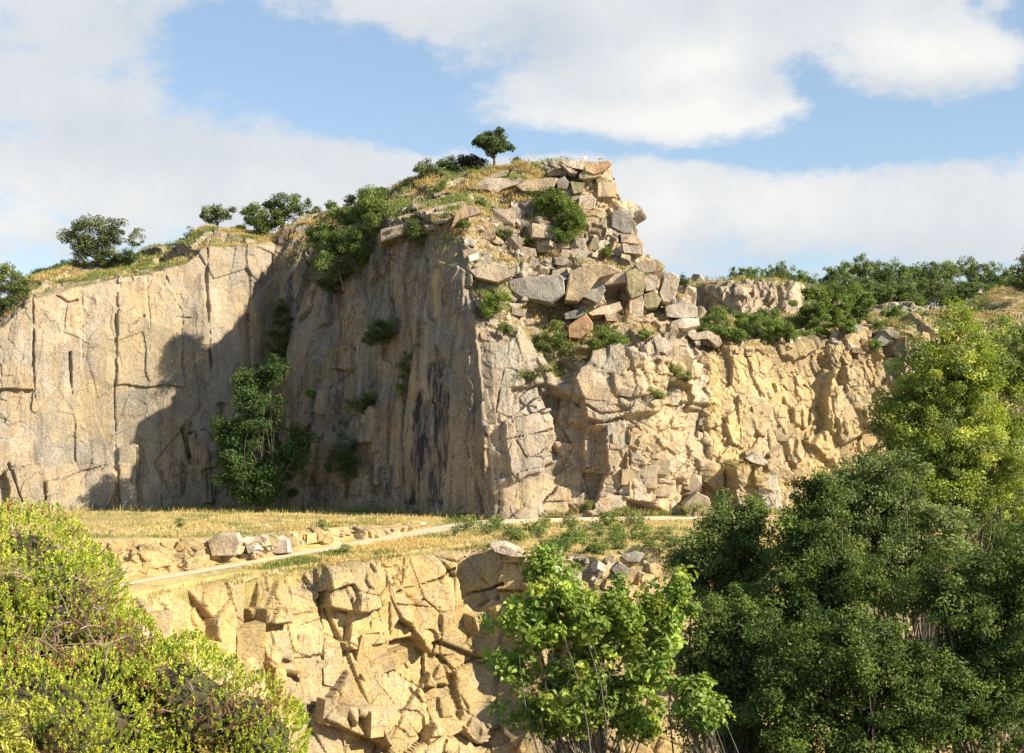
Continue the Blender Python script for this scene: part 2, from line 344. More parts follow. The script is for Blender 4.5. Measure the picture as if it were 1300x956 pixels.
# ------------------------------------------------------------------ rock faces
VEGPTS = {}          # per sheet: places where turf can grow (point, normal)
SURF = {}; ATTR = {}
def rock_sheet(name, ctrl, res, mat, styles, mask_fn=None, carve=(), cracks=(), stains=(), ochres=(), vegs=(), painted_shade=(), alt=None, altpoly=None, nzk=1.0, wobz=1.0, seed=0, veg_auto=0.5, blurn=3):
    """ctrl rows x cols x (x,y,z,rough,veg).  Displaced along its normals by block-shaped fracture cells."""
    G = dense(ctrl, res); nr, nc = G.shape[:2]
    A = G[..., 3:]; G = G[..., :3]
    sh = G.reshape(-1, 3)
    wob = np.stack([fbm(sh, 0.11, 3, seed + 3 + k) - .5 for k in range(3)], 1).reshape(nr, nc, 3)
    G = blur(G, blurn) + wob * 1.6 * np.array([1, 1, wobz])
    n = blur(normals(G), 6); n /= np.linalg.norm(n, axis=-1, keepdims=True) + 1e-9
    V = G.reshape(-1, 3).astype(np.float32); Nn = n.reshape(-1, 3).astype(np.float32)
    rough = A[..., 0].ravel().astype(np.float32); vegc = A[..., 1].ravel().astype(np.float32)
    # ragged edges for the traced shapes
    px, py = topx(V); k = 0.013
    jx = (fbm(V, 0.55, 4, seed + 50) - .5) * 9; jy = (fbm(V, 0.55, 4, seed + 60) - .5) * 9
    qx, qy = px + jx, py + jy
    warp = np.stack([fbm(V, 0.25, 3, seed + 20 + i) - .5 for i in range(3)], 1)
    altm = inpoly(px, py, altpoly) if alt is not None else None
    disp = np.zeros(len(V), np.float32); tint = np.zeros(len(V), np.float32)
    for j, (size, rot, amp_s, amp_r, tl, crack, wamp, pn) in enumerate(styles):
        Rm = rotm(*rot); Q = (V + warp * wamp * .35) @ Rm
        size = (size[0], size[1] * 2.2, size[2]); h1, h2, h3, off, e = cells(Q, size, seed * 31 + j * 7, pn)
        amp = amp_s + (amp_r - amp_s) * rough
        if alt is not None and j < len(alt):     # another joint set for the face that looks the other way
            size2, rot2, a2, ar2 = alt[j]; size2 = (size2[0], size2[1] * 2.2, size2[2])
            r2_ = cells((V[altm] + warp[altm] * wamp * .35) @ rotm(*rot2), size2, seed * 31 + j * 7 + 3)
            for full, part in zip((h1, h2, h3, off, e), r2_): full[altm] = part
            amp[altm] = a2 + (ar2 - a2) * rough[altm]
        tilt = np.stack([h2 - .5, (h3 - .5), (h1 + h2) % 1.0 - .5], 1)
        if j >= 1:      # the smaller joints break only some of the rock, the rest stays in big plain faces
            mk = sstep(fbm(V, 0.10 if j == 1 else 0.16, 3, seed + 300 + j, .6), 0.44 - .14 * rough.mean(), 0.58 - .1 * rough.mean()); amp = amp * (mk * .9 + .1)
        d = (h1 - 0.5) * 2 * amp + (tilt * off).sum(1) * tl * np.minimum(1, amp / (0.22 * min(size) + 1e-3))
        cr = np.clip(1 - e / (crack[1]), 0, 1) * crack[0] * 0.45 * np.minimum(1.0, 0.15 + rough)
        disp += d - cr
        tint += (h3 if j else h2 * 1.0) * (0.5 if j < 2 else 0.25)
    disp += (fbm(V, 0.9, 5, seed + 80, 0.6) - .5) * (0.09 + 0.21 * rough)
    tint = np.clip(tint / (0.5 * min(2, len(styles)) + 0.25 * max(0, len(styles) - 2)), 0, 1)
    for poly, dep in carve:
        disp -= np.where(inpoly(qx, qy, poly), dep, 0).astype(np.float32)
    cw = (fbm(V, .5, 3, seed + 400) - .5) * 5
    for pts, wpx, dep in cracks:
        d = linedist(px + jx * .45, py + jy * .45, pts)
        disp -= np.clip((1.3 + cw * .9) - d / (wpx * .62), 0, 1) * dep * .8
    if mask_fn is not None: disp = mask_fn(V, px, py, disp)
    V2 = V + Nn * np.array([1, 1, nzk], np.float32) * disp[:, None]; V2 = V2 * .6 + .4 * blur(V2.reshape(nr, nc, 3), 1).reshape(-1, 3)
    stain = np.zeros(len(V), np.float32); och = np.zeros(len(V), np.float32); veg = vegc.copy()
    for poly, s in stains: stain = np.maximum(stain, inpoly(qx, qy, poly) * s)
    for poly, s in ochres: och = np.maximum(och, inpoly(px + jx * 1.5, py + jy * 1.5, poly) * s)
    for poly, s in vegs: veg = np.maximum(veg, inpoly(qx, qy, poly) * s)
    n2 = normals(V2.reshape(nr, nc, 3)); n2b = blur(n2, 2).reshape(-1, 3)
    up = n2b[:, 2]
    vegm = np.clip(veg * sstep(up, 0.15, 0.6) + veg_auto * sstep(up, 0.62, 0.9) * sstep(fbm(V, 0.2, 3, seed + 9), 0.42, 0.6) + veg * 0.25 * (veg > .75), 0, 1)
    stb = blur(stain.reshape(nr, nc), 2).ravel()
    Fc = grid_faces(nr, nc)
    me = mesh_np(name, V2, Fc, mat, {'tint': tint, 'stain': stb, 'ochre': blur(och.reshape(nr, nc), 4).ravel(), 'veg': vegm, **({'brown': blur(sum(inpoly(qx, qy, p_) * s_ for p_, s_ in painted_shade).reshape(nr, nc), 2).ravel()} if painted_shade else {})})  # 'brown' carries the painted shade of the side face
    o = link(name, me); tag(o, kind='structure')
    SURF[name] = (V2, n2b, vegm, px, py)
    ATTR[name] = np.stack([och, stain, sum(inpoly(qx, qy, p_) * s_ for p_, s_ in painted_shade) if painted_shade else och * 0], 1)
    return o
def rows(table, rgh, veg=None):
    """table: list of columns, each a list of ('z' tuples or px,py,Y) -> ctrl array"""
    nr = len(table[0]); out = np.zeros((nr, len(table), 5))
    for c, colm in enumerate(table):
        for r, p in enumerate(colm):
            if isinstance(p[0], str): q = Wz(p[1], p[2], p[3])
            elif len(p) == 4: q = np.array(p[:3])
            else: q = P3(*p)
            out[r, c, :3] = q; out[r, c, 3] = rgh[r] if not hasattr(rgh[r], '__len__') else rgh[r][c]
            out[r, c, 4] = (veg[r] if not hasattr(veg[r], '__len__') else veg[r][c]) if veg else 0
    return out
B = lambda px, Y, z=-9.5: ('z', px, z, Y)
RES = 0.13
# --- left cliff: tall smooth slabs
tabA = []
for px, Y0, ytop, ysky in [(-260, 150, 500, 470), (-90, 156, 452, 420), (0, 161, 420, 392), (42, 163, 377, 358), (104, 166, 365, 333), (165, 168, 350, 327),
                           (212, 169.5, 338, 316), (236, 170.5, 332, 309), (264, 172, 308, 295), (310, 175, 310, 296), (350, 179, 312, 294), (385, 188, 312, 290)]:
    top = P3(px, ytop, Y0 + 2.5)
    tabA.append([B(px, Y0), P3(px, 560, Y0 + .8).tolist() + [0], P3(px, (ytop * 2 + 560) / 3, Y0 + 1.5).tolist() + [0], top.tolist() + [0],
                 P3(px, ytop * .45 + ysky * .55 + 1, Y0 + 7).tolist() + [0], P3(px, ysky, Y0 + 14).tolist() + [0],
                 [(px - CX) / F * (Y0 + 30), Y0 + 30, P3(px, ysky, Y0 + 14)[2] + .3, 0], [(px - CX) / F * (Y0 + 90), Y0 + 90, P3(px, ysky, Y0 + 14)[2] - 3, 0]])
ctlA = rows(tabA, [0.45, 0.12, 0.1, 0.35, 0.75, 0.7, 0.3, 0.1], [0, 0, 0, 0.2, 0.85, 0.9, 0.9, 0.9])
ctlA[0:3, 0:3, 3] = 0.5
def rs(n, k_far, r=RES): return [r] * (n - k_far) + [1.2] * k_far
rock_sheet('cliff_left', ctlA, [RES, RES, RES, RES, RES, .3, 2.0], MR['left'],
    [((9, 9, 16), (0, 0, 28), 0.32, 0.8, 0.09, (0.05, 0.01), .8, 4), ((3.4, 3.4, 7), (2, 3, 27), 0.05, 0.7, 0.22, (0.12, 0.02), .6, 7),
     ((1.2, 1.2, 1.4), (5, 4, 28), 0.01, 0.25, 0.3, (0.03, 0.05), 0.3, 7)], seed=1, veg_auto=0.35,
    cracks=[([(41, 377), (43, 430), (41, 470), (46, 520)], 1.6, 0.8), ([(89, 448), (90, 480), (93, 501)], 1.6, 0.9), ([(146, 400), (145, 480), (147, 590)], 1.0, 0.5),
            ([(104, 372), (105, 455)], 0.7, 0.25), ([(211, 350), (222, 380), (232, 395), (233, 480)], 1.1, 0.5), ([(265, 305), (264, 350), (268, 420), (270, 470)], 2.2, 1.1),
            ([(318, 400), (320, 480)], 2.0, 1.0), ([(60, 415), (104, 398)], 0.6, 0.15), ([(162, 415), (183, 402)], 1.2, 0.4), ([(72, 374), (88, 384), (98, 381)], 1.3, .6),
            ([(220, 402), (243, 403)], 1.0, .4), ([(128, 598), (133, 590), (83, 606), (55, 612)], 1.2, 0.5), ([(232, 548), (236, 560), (243, 580)], 3, 1.0), ([(240, 550), (262, 546), (270, 560)], 1.2, .5),
            ([(172, 570), (175, 650)], 1.0, .4), ([(205, 560), (206, 645)], 0.8, .3), ([(187, 350), (190, 400), (190, 450)], .7, .2), ([(152, 352), (154, 375)], .9, .4),
            ([(10, 590), (25, 640)], 2.0, .8), ([(49, 590), (54, 648)], 1.4, .6)],
    carve=[([(-20, 420), (40, 452), (43, 495), (-20, 492)], -0.7), ([(5, 600), (48, 590), (52, 655), (10, 655)], -1.2), ([(54, 612), (132, 594), (148, 600), (140, 660), (54, 660)], -0.8),
           ([(246, 548), (272, 545), (275, 590), (255, 598)], -0.8), ([(150, 350), (212, 352), (232, 400), (234, 490), (148, 490)], -0.35),
           ([(275, 512), (287, 512), (287, 542), (275, 545)], 0.4), ([(150, 570), (174, 565), (176, 650), (150, 655)], -0.6)],
    stains=[([(247, 585), (258, 590), (262, 650), (275, 655), (280, 600), (268, 590), (262, 565)], 1.0), ([(228, 545), (246, 530), (256, 590), (240, 590)], 0.9), ([(278, 510), (287, 512), (286, 540), (279, 548)], 1),
            ([(230, 585), (238, 590), (234, 640), (229, 640)], .8), ([(38, 545), (46, 530), (55, 560), (56, 650), (48, 620)], 0.55), ([(110, 560), (118, 560), (120, 602), (112, 606)], 0.45), ([(131, 555), (136, 555), (136, 600), (131, 600)], 0.5),
            ([(118, 625), (125, 620), (125, 650), (110, 650)], .7), ([(240, 345), (256, 345), (260, 380), (258, 430), (235, 420)], 0.45)],
    ochres=[([(130, 360), (230, 370), (232, 470), (150, 500), (120, 480)], .35), ([(60, 480), (140, 480), (140, 560), (70, 560)], .3)])
# --- headland: shaded side, sharp corner, lit front, broken slope above
B0 = lambda x, Y, z: [x, Y, z, 0]
tabB = [
 [B0(-34, 190, -9.5), B0(-34, 190, 2), B0(-33, 190, 10), B0(-33, 190, 14), B0(-33, 190, 18), B0(-32, 191, 21), B0(-31, 192, 24), P3(352, 290, 194).tolist() + [0], B0(-30, 215, 28), B0(-30, 260, 24)],
 [B(345, 176), (350, 520, 177), (352, 420, 178), (353, 390, 178.5), (355, 350, 179), (357, 330, 180), (362, 305, 182), (366, 289, 185), B0(-27, 215, 28), B0(-27, 260, 24)],
 [B(378, 166.5), (372, 560, 168), (380, 470, 169), (384, 440, 169.5), (388, 400, 171), (390, 360, 173), (395, 320, 176), (403, 270, 186), B0(-24, 215, 30.0), B0(-24, 260, 25)],
 [B(440, 159.5), (440, 560, 160.5), (440, 480, 161.5), (440, 440, 162), (440, 400, 163), (440, 350, 165), (442, 310, 168), (452, 259, 182), B0(-19, 212, 30), B0(-19, 260, 25)],
 [B(500, 153.5), (498, 560, 154.5), (497, 480, 155.5), (497, 430, 156), (496, 370, 157), (494, 320, 158.5), (491, 280, 161), (500, 244, 172), B0(-15, 205, 30.5), B0(-15, 260, 25)],
 [B(560, 148), (556, 560, 149), (553, 480, 150), (551, 430, 150.5), (550, 370, 151.5), (549, 330, 152.5), (545, 286, 154.5), (556, 224, 172), B0(-9.5, 200, 32.5), B0(-9.5, 260, 26)],
 [B(622, 143), (615, 540, 144.3), (610, 450, 145.5), (606, 410, 146.2), (601, 350, 147.5), (593, 312, 149.5), (586, 268, 154.5), (606, 211, 171), B0(-4.3, 200, 33), B0(-4.3, 260, 27)],
 [B(636, 142.6), (630, 540, 143.8), (624, 450, 145.2), (621, 405, 146.2), (618, 352, 148.4), (612, 322, 152), (608, 272, 157.5), (622, 209.5, 171), B0(-2.8, 200, 33.2), B0(-2.8, 260, 27)],
 [B(668, 143), (664, 520, 144.5), (660, 418, 146.5), (660, 402, 150), (656, 352, 152), (650, 330, 156), (646, 283, 161), (652, 208.5, 170), B0(.2, 200, 33.2), B0(.2, 260, 27)],
 [B(706, 143.6), (706, 560, 145), (704, 486, 147), (706, 456, 150.5), (704, 404, 153), (702, 336, 157.5), (700, 286, 162), (700, 208, 168), B0(5, 200, 32.8), B0(5, 260, 27)],
 [B(758, 142.6), (758, 560, 143.6), (757, 460, 145.8), (755, 440, 149.5), (757, 382, 151.8), (755, 352, 156), (752, 290, 160), (745, 207, 165), B0(10, 198, 32), B0(10, 260, 27)],
 [B(806, 142.2), (806, 560, 143.6), (804, 446, 146.2), (802, 426, 150), (802, 386, 152), (799, 350, 155.4), (785, 300, 159), (760, 209, 165), B0(12.5, 196, 30.5), B0(12.5, 260, 26)],
 [B(852, 143.2), (850, 560, 145), (850, 440, 148), (850, 426, 151), (848, 392, 153.4), (828, 356, 157), (798, 302, 161), (764, 214, 168), B0(12.2, 196, 30), B0(12.2, 260, 26)],
 [B(898, 147), (894, 560, 149), (893, 452, 152), (890, 430, 156), (884, 402, 159), (842, 362, 163), (800, 310, 168), (758, 240, 174), B0(10, 200, 26), B0(10, 260, 22)],
 [B(935, 156), (925, 560, 160), (915, 460, 165), (905, 440, 170), (880, 410, 174), (835, 375, 176), (790, 330, 180), (750, 260, 184), B0(8, 205, 20), B0(8, 260, 18)],
]
for c_, dY in ((9, 1.2), (10, 3.2), (11, 4.2), (12, 5.2), (13, 5.0), (14, 3.0)):
    for r_, p_ in enumerate(tabB[c_]):
        if isinstance(p_[0], str): tabB[c_][r_] = (p_[0], p_[1], p_[2], p_[3] + dY)
        elif len(p_) == 3: tabB[c_][r_] = (p_[0], p_[1], p_[2] + dY)
        elif r_ < 8: tabB[c_][r_] = [v * (p_[1] + dY) / p_[1] for v in p_[:3]] + [0]
rB = np.zeros((10, 15)); rB[:] = np.array([0.25, 0.12, 0.15, 0.35, 0.45, 0.85, 1.0, 0.45, 0.2, 0.1])[:, None]
rB[0:3, 7:] = [[.35] * 8, [.45] * 8, [.55] * 8]; rB[3:7, 7:] = 0.95; rB[0:6, 0:6] *= 0.8; rB[6, 3:7] = 0.45; rB[4:6, 5:7] = .2; rB[0:5, 0:7] *= .75; rB[0:3, 1:4] = 0.3
rB[0:4, 11:] = 0.7; rB[0:4, 6:9] = [[.12] * 3, [.12] * 3, [.15] * 3, [.3] * 3]; rB[0:3, 9:11] = .35
vB = np.zeros((10, 15)); vB[:] = np.array([0, 0, 0, .15, .1, .35, .35, .95, .95, .9])[:, None]; vB[3, 8:12] = .8; vB[5, 7:12] = .45; vB[6:8, 9:13] = .25; vB[6, 3:7] = .55
ctlB = rows(tabB, list(rB), list(vB))
RUBV = [(592, 305), (585, 262), (700, 230), (745, 235), (765, 255), (775, 272), (800, 320), (812, 330), (800, 345), (700, 350), (612, 352)]
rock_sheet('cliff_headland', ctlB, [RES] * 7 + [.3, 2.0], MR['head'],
    [((7, 7, 11), (2, 3, 12), 0.35, 1.0, 0.16, (0.4, 0.02), .8, 4), ((3.1, 3.1, 2.4), (5, 9, 10), 0.06, 1.15, 0.45, (0.7, 0.04), .5, 7),
     ((1.4, 1.4, 1.0), (4, 12, 14), 0.01, 0.50, 0.45, (0.08, 0.04), 0.3, 7), ((0.65, .65, .5), (4, 9, 12), 0.0, 0.15, 0.4, (0.02, 0.08), 0.2, 7)], seed=5, veg_auto=0.5,
    carve=[([(702, 494), (740, 506), (744, 545), (764, 548), (768, 600), (752, 648), (688, 662), (686, 585), (704, 560)], 1.9),
           ([(650, 492), (700, 484), (716, 500), (712, 540), (694, 520), (652, 532)], 1.0), ([(742, 545), (790, 538), (798, 560), (778, 600), (746, 600)], -1.3),
           ([(640, 535), (690, 503), (708, 540), (712, 588), (648, 612)], -0.7), ([(728, 480), (757, 458), (830, 440), (840, 480), (828, 525), (762, 540), (726, 530)], -1.1),
           ([(626, 610), (700, 588), (712, 620), (690, 662), (626, 662)], -0.4), ([(590, 365), (612, 352), (616, 400), (600, 398)], .5),
           ([(560, 330), (590, 345), (590, 400), (575, 400)], -0.3), ([(652, 350), (716, 352), (724, 392), (660, 388)], -0.9),
           ([(420, 600), (470, 590), (474, 650), (415, 650)], -1.0), ([(455, 520), (482, 515), (486, 560), (450, 565)], -0.9), ([(425, 448), (448, 440), (450, 468), (424, 470)], -0.9),
           ([(575, 450), (598, 440), (604, 650), (560, 660)], -.35)],
    cracks=[([(486, 330), (492, 370), (500, 400)], 1.6, .8), ([(520, 420), (520, 450), (512, 500), (508, 560), (512, 640)], 1.8, .9), ([(640, 560), (700, 545)], 1.0, .5), ([(655, 560), (668, 585), (690, 570)], 1.0, .5),
            ([(626, 630), (636, 600), (632, 660)], 1.2, .5), ([(530, 430), (545, 340)], 1.0, .4), ([(593, 560), (600, 600), (610, 650)], 1.5, .8), ([(575, 470), (572, 540)], .9, .35),
            ([(720, 500), (760, 530), (800, 525)], 1.3, .8), ([(795, 560), (800, 600), (802, 640)], 1.2, .6), ([(440, 470), (400, 520)], 1.2, .6), ([(640, 470), (630, 520), (634, 560)], 1.2, .5), ([(800, 610), (850, 615)], 1.0, .5)],
    stains=[([(540, 462), (561, 452), (562, 500), (552, 560), (540, 600), (532, 640), (520, 640), (526, 560), (524, 520), (536, 490)], 1.0),
            ([(566, 492), (574, 500), (572, 540), (562, 600), (558, 640), (545, 645), (552, 560), (560, 520)], .85), ([(484, 592), (500, 590), (500, 630), (484, 640)], .6), ([(378, 575), (390, 560), (392, 620), (380, 620)], .5),
            ([(428, 510), (438, 505), (440, 545), (430, 540)], .7), ([(592, 470), (600, 470), (604, 560), (594, 560)], .3)],
    ochres=[([(552, 340), (560, 338), (556, 400), (550, 402)], .9), ([(575, 405), (585, 405), (580, 440), (576, 440)], .8), ([(700, 245), (770, 225), (780, 260), (720, 262)], .7), ([(720, 395), (757, 402), (750, 430), (722, 428)], .8),
            ([(770, 470), (900, 450), (900, 650), (790, 650)], .45), ([(640, 620), (760, 600), (750, 650), (640, 650)], .3)],
    altpoly=[(345, 700), (320, 290), (400, 255), (470, 255), (548, 284), (588, 298), (600, 350), (608, 450), (617, 560), (624, 700)],
    alt=[((6, 6, 16), (2, 2, -48), .35, .9), ((2.6, 2.6, 8), (3, -5, -46), .10, .75), ((1.3, 1.3, 2.2), (4, 6, -48), .02, .4), ((.7, .7, .9), (4, 6, -48), .0, .12)],
    painted_shade=[([(345, 690), (330, 300), (400, 262), (470, 268), (545, 292), (588, 300), (600, 350), (608, 450), (617, 560), (626, 690)], 1.0)],  # side face darkened in the rock colour to deepen its shade
    vegs=[(RUBV, .62), ([(655, 470), (705, 455), (790, 420), (800, 440), (730, 472), (660, 490)], .9), ([(640, 250), (700, 215), (700, 235), (640, 262)], .9), ([(560, 220), (700, 206), (690, 236), (600, 252), (540, 300), (520, 260)], .9),
          ([(605, 365), (650, 365), (650, 402), (610, 400)], .8), ([(655, 385), (735, 390), (745, 440), (690, 450)], .8), ([(380, 480), (440, 425), (450, 440), (390, 500)], .8)])
# --- right cliff
tabC = []
for px, Y0, yt, yr in [(800, 160, 470, 440), (868, 155, 450, 418), (900, 153.5, 447, 414), (950, 155, 446, 413), (1010, 158, 444, 412), (1060, 161, 436, 412), (1100, 162, 428, 408), (1128, 163, 424, 404), (1150, 162, 420, 404), (1200, 164, 420, 405), (1300, 167, 420, 402), (1460, 170, 425, 395), (1700, 170, 430, 385)]:
    zr = P3(px, yr, Y0 + 17)[2]; X = lambda Y: (px - CX) / F * Y
    tabC.append([B(px, Y0), (px, 560, Y0 + 1.5), (px, 500, Y0 + 2.6), (px, yt, Y0 + 4.5), (px, (yt + yr) / 2, Y0 + 9.5), (px, yr, Y0 + 17),
                 B0(X(204), 204, 17.4), B0(X(224), 224, 20.0), B0(X(260), 260, 24), B0(X(340), 340, 29), B0(X(700), 700, 45)])
ctlC = rows(tabC, [.8, .7, .7, .8, .7, .6, .4, .3, .1, .1, .1], [0, 0, 0, .2, .45, .6, .9, .9, .9, 1, 1])
rock_sheet('cliff_right', ctlC, [RES] * 5 + [.35, .5, 1.2, 3, 12], MR['right'],
    [((6, 6, 9), (3, -6, 18), 0.4, 1.15, 0.22, (0.35, 0.025), .8, 4), ((2.6, 2.6, 3.0), (4, -9, 18), 0.08, 0.48, 0.45, (0.3, 0.035), .5, 6),
     ((0.9, 0.9, 1.3), (4, -14, 20), 0.03, 0.24, 0.5, (0.08, 0.05), 0.3, 7), ((0.5, .5, .5), (4, 9, 18), 0.01, 0.11, 0.4, (0.02, 0.08), 0.2, 7)], seed=9, veg_auto=0.4,
    carve=[([(912, 588), (962, 585), (984, 600), (994, 660), (926, 660)], -3.2), ([(884, 590), (912, 586), (915, 640), (890, 632)], -0.9), ([(1105, 418), (1130, 425), (1132, 450), (1112, 440)], 1.6), ([(1040, 470), (1095, 480), (1098, 600), (1060, 600), (1020, 560)], -.8)],
    cracks=[([(1003, 475), (1010, 520), (1014, 560)], 1.5, .8), ([(960, 500), (972, 540), (980, 580)], 1.2, .6), ([(1094, 470), (1098, 600)], 1.4, .8), ([(940, 440), (950, 480), (975, 520)], 1.2, .6)],
    ochres=[([(895, 480), (940, 470), (945, 600), (900, 590)], .8), ([(1005, 470), (1050, 480), (1062, 600), (1020, 590)], .7), ([(1040, 470), (1098, 480), (1098, 610), (1040, 600)], .4)],
    vegs=[([(905, 585), (955, 582), (968, 605), (915, 612)], .9)])
# --- pit wall under the track
tabE = []
EDGE = [(-60, 800, 86), (60, 780, 92), (170, 752, 99), (250, 735, 104), (300, 726, 107), (383, 717, 112), (452, 707.5, 115), (535, 697, 118), (613, 688, 120), (645, 693, 119), (700, 700, 117.5), (760, 706, 116), (850, 702, 117), (1000, 700, 118), (1300, 702, 118), (1600, 704, 116)]
for px, py, Y in EDGE:
    t = P3(px, py, Y); x, y, z = t
    tabE.append([B0(x - .5, y - 10, -34), B0(x, y - 6.0, -24), B0(x, y - 3.6, z - 9), B0(x, y - 1.8, z - 4.5), B0(x, y - .5, z - 1.0), B0(x, y, z - .35), B0(x, y + 3.0, z - .7)])
ctlE = rows(tabE, [.8, .8, .75, .8, .45, .08, .0], [0, 0, 0, 0, .3, .6, .3])
rock_sheet('pit_wall', ctlE, [.16, .11, .11, .11, .11, .2], MR['low'],
    [((6.5, 6.5, 9), (3, 8, 34), 0.3, 1.2, 0.20, (0.35, 0.025), .5, 5), ((2.5, 2.5, 4.2), (3, -9, 36), 0.1, 0.8, 0.40, (0.9, 0.045), .3, 9),
     ((1.4, 1.4, 1.3), (4, 10, 34), 0.02, 0.30, 0.35, (0.08, 0.04), 0.2, 9)], seed=13, wobz=.08, nzk=.12, veg_auto=0.2,
    cracks=[([(498, 752), (560, 735), (575, 722)], 1.6, .9), ([(580, 762), (640, 742)], 2.2, 1.4), ([(496, 766), (560, 772)], 1.2, .6), ([(404, 730), (410, 780), (418, 860)], 1.8, .9), ([(485, 720), (490, 800), (495, 870)], 1.3, .7)],
    carve=[([(312, 740), (330, 735), (326, 800), (312, 800)], 1.6), ([(322, 772), (360, 776), (360, 790), (326, 792)], -1.4), ([(408, 712), (450, 712), (480, 745), (484, 762), (450, 778), (410, 770)], -1.3),
           ([(628, 696), (680, 700), (676, 712), (636, 716)], -.8)])
# --- low rock step under the meadow
tabD = []
for px, pb, yb, pt, yt, Yb, Yt in [(-60, 0, 752, 0, 676, 100, 106), (60, 0, 745, 0, 682, 103.5, 109.5), (150, 0, 738, 0, 684, 105.5, 110.5), (190, 0, 735, 0, 684, 107, 111), (250, 0, 722, 0, 684, 110.5, 112.5), (300, 0, 708, 0, 683, 113.5, 114.5), (350, 0, 698, 0, 676, 118, 119), (400, 0, 690, 0, 671, 122.5, 123.5),
                                   (450, 0, 683, 0, 668.5, 128, 129), (500, 0, 675, 0, 668, 133, 133.6), (545, 0, 668, 0, 666, 138, 138.3)]:
    tb = P3(px, yb, Yb); tt = P3(px, yt, Yt)
    tabD.append([B0(tb[0], tb[1] - .3, tb[2] - 1.2), B0(*tb), B0(tb[0], (tb[1] + tt[1]) / 2 - .4, (tb[2] + tt[2] * 2) / 3), B0(*tt), B0(tt[0], tt[1] + 3.5, tt[2] - .1), B0(tt[0], tt[1] + 7, tt[2] - 1.2)])
ctlD = rows(tabD, [.5, .55, .55, .4, .3, .1], [.3, .2, 0, 0, .5, .3])
ctlD[:, 6:, 3] = np.minimum(1, ctlD[:, 6:, 3] * 1.6)
rock_sheet('rock_ledge', ctlD, [.11, .11, .11, .11, .2], MR['low'],
    [((5, 5, 4), (0, 3, 45), 0.2, .8, 0.15, (0.3, 0.035), 1.0, 4), ((2.0, 2.0, 1.5), (2, 6, 47), 0.05, 0.65, 0.3, (0.18, 0.04), 0.8, 5),
     ((.8, .8, 0.7), (4, 6, 45), 0.02, 0.25, 0.3, (0.05, 0.06), 0.5, 5)], seed=17, wobz=.08, nzk=.2, veg_auto=0.25,
    carve=[([(296, 700), (308, 694), (312, 735), (297, 740)], 1.4), ([(125, 690), (138, 688), (140, 700), (126, 702)], .9), ([(158, 698), (165, 698), (164, 712), (140, 712)], .8)])

# ------------------------------------------------------------------ meadow, track, valley
ROADL = [(-260, 800, 82), (-60, 780, 92), (60, 762, 97), (170, 739.5, 102.5), (250, 725.5, 107.5), (300, 717, 111), (400, 699.5, 119.5), (494, 682.5, 128.5), (577, 668.5, 135), (632, 662.5, 138.5), (760, 658.8, 142 * 1.0), (870, 657.5, 144), (1000, 657, 146), (1300, 657, 146), (1700, 657, 140)]
ZR = np.array([P3(*p) for p in ROADL])
pxl = np.array([p[0] for p in ROADL], float)
def road_at(px): return np.array([np.interp(px, pxl, ZR[:, k]) for k in range(3)])
edx = np.array([e[0] for e in EDGE], float); ED = np.array([P3(*e) for e in EDGE])
wpx = np.array([-60, 60, 150, 190, 250, 300, 350, 400, 450, 500, 545], float)
WB = tabD; WBb = np.array([c[1][:3] for c in WB]); WTt = np.array([c[3][:3] for c in WB])
tabM = []
HW = lambda px: np.interp(px, [170, 400, 500, 590, 700, 900], [2.4, 3.4, 5.0, 6.0, 3.4, 3.0])
for px in list(range(-60, 1601, 20)):
    e = np.array([np.interp(px, edx, ED[:, k]) for k in range(3)]); r = road_at(px)
    hw = HW(px)
    lo = r + (0, -hw, 0); hi = r + (0, hw, 0)
    X = lambda Y: (px - CX) / F * Y
    if px <= 545:
        wb = np.array([np.interp(px, wpx, WBb[:, k]) for k in range(3)]); wt = np.array([np.interp(px, wpx, WTt[:, k]) for k in range(3)])
    else:
        wb = hi + (0, .3, 0); wt = hi + (0, 1.5, .02)
    zf = -7.75
    e2 = e + (0, .2, -.05)
    hi[1] = min(hi[1], wb[1] - .05)
    c = [e2 + (0, 1.5, -5.0), e2, e2 * .5 + lo * .5 + (0, 0, .0 if px < 600 else .25), lo, hi, wb + (0, 0.4, -.1), wt + (0, 1.2, -.12), np.array([X(max(wt[1] + 4, 136)), max(wt[1] + 4, 136), zf]), np.array([X(146), 146, -7.75]), np.array([X(158), 158, -7.9]), np.array([X(195), 195, -8.6])]
    tabM.append([list(v) + [0] for v in c])
ctlM = rows(tabM, [0] * 11, [0] * 11)
GM = dense(ctlM, [.5, .35, .35, .3, .35, .35, .35, .5, .5, 1.5])[..., :3]
nr, nc = GM.shape[:2]; VM = GM.reshape(-1, 3)
_px = topx(VM)[0]; _rc = np.stack([np.interp(_px, pxl, ZR[:, k]) for k in range(3)], 1); _off = sstep(np.abs(VM[:, 1] - _rc[:, 1]), 3.2, 6.0)
VM[:, 2] += ((fbm(VM, 0.25, 4, 77) - .5) * .35 + (fbm(VM, 1.2, 3, 78) - .5) * .12) * _off
meadow = link('meadow', mesh_np('meadow', VM, grid_faces(nr, nc), M_DRY, smooth=True)); tag(meadow, kind='structure')
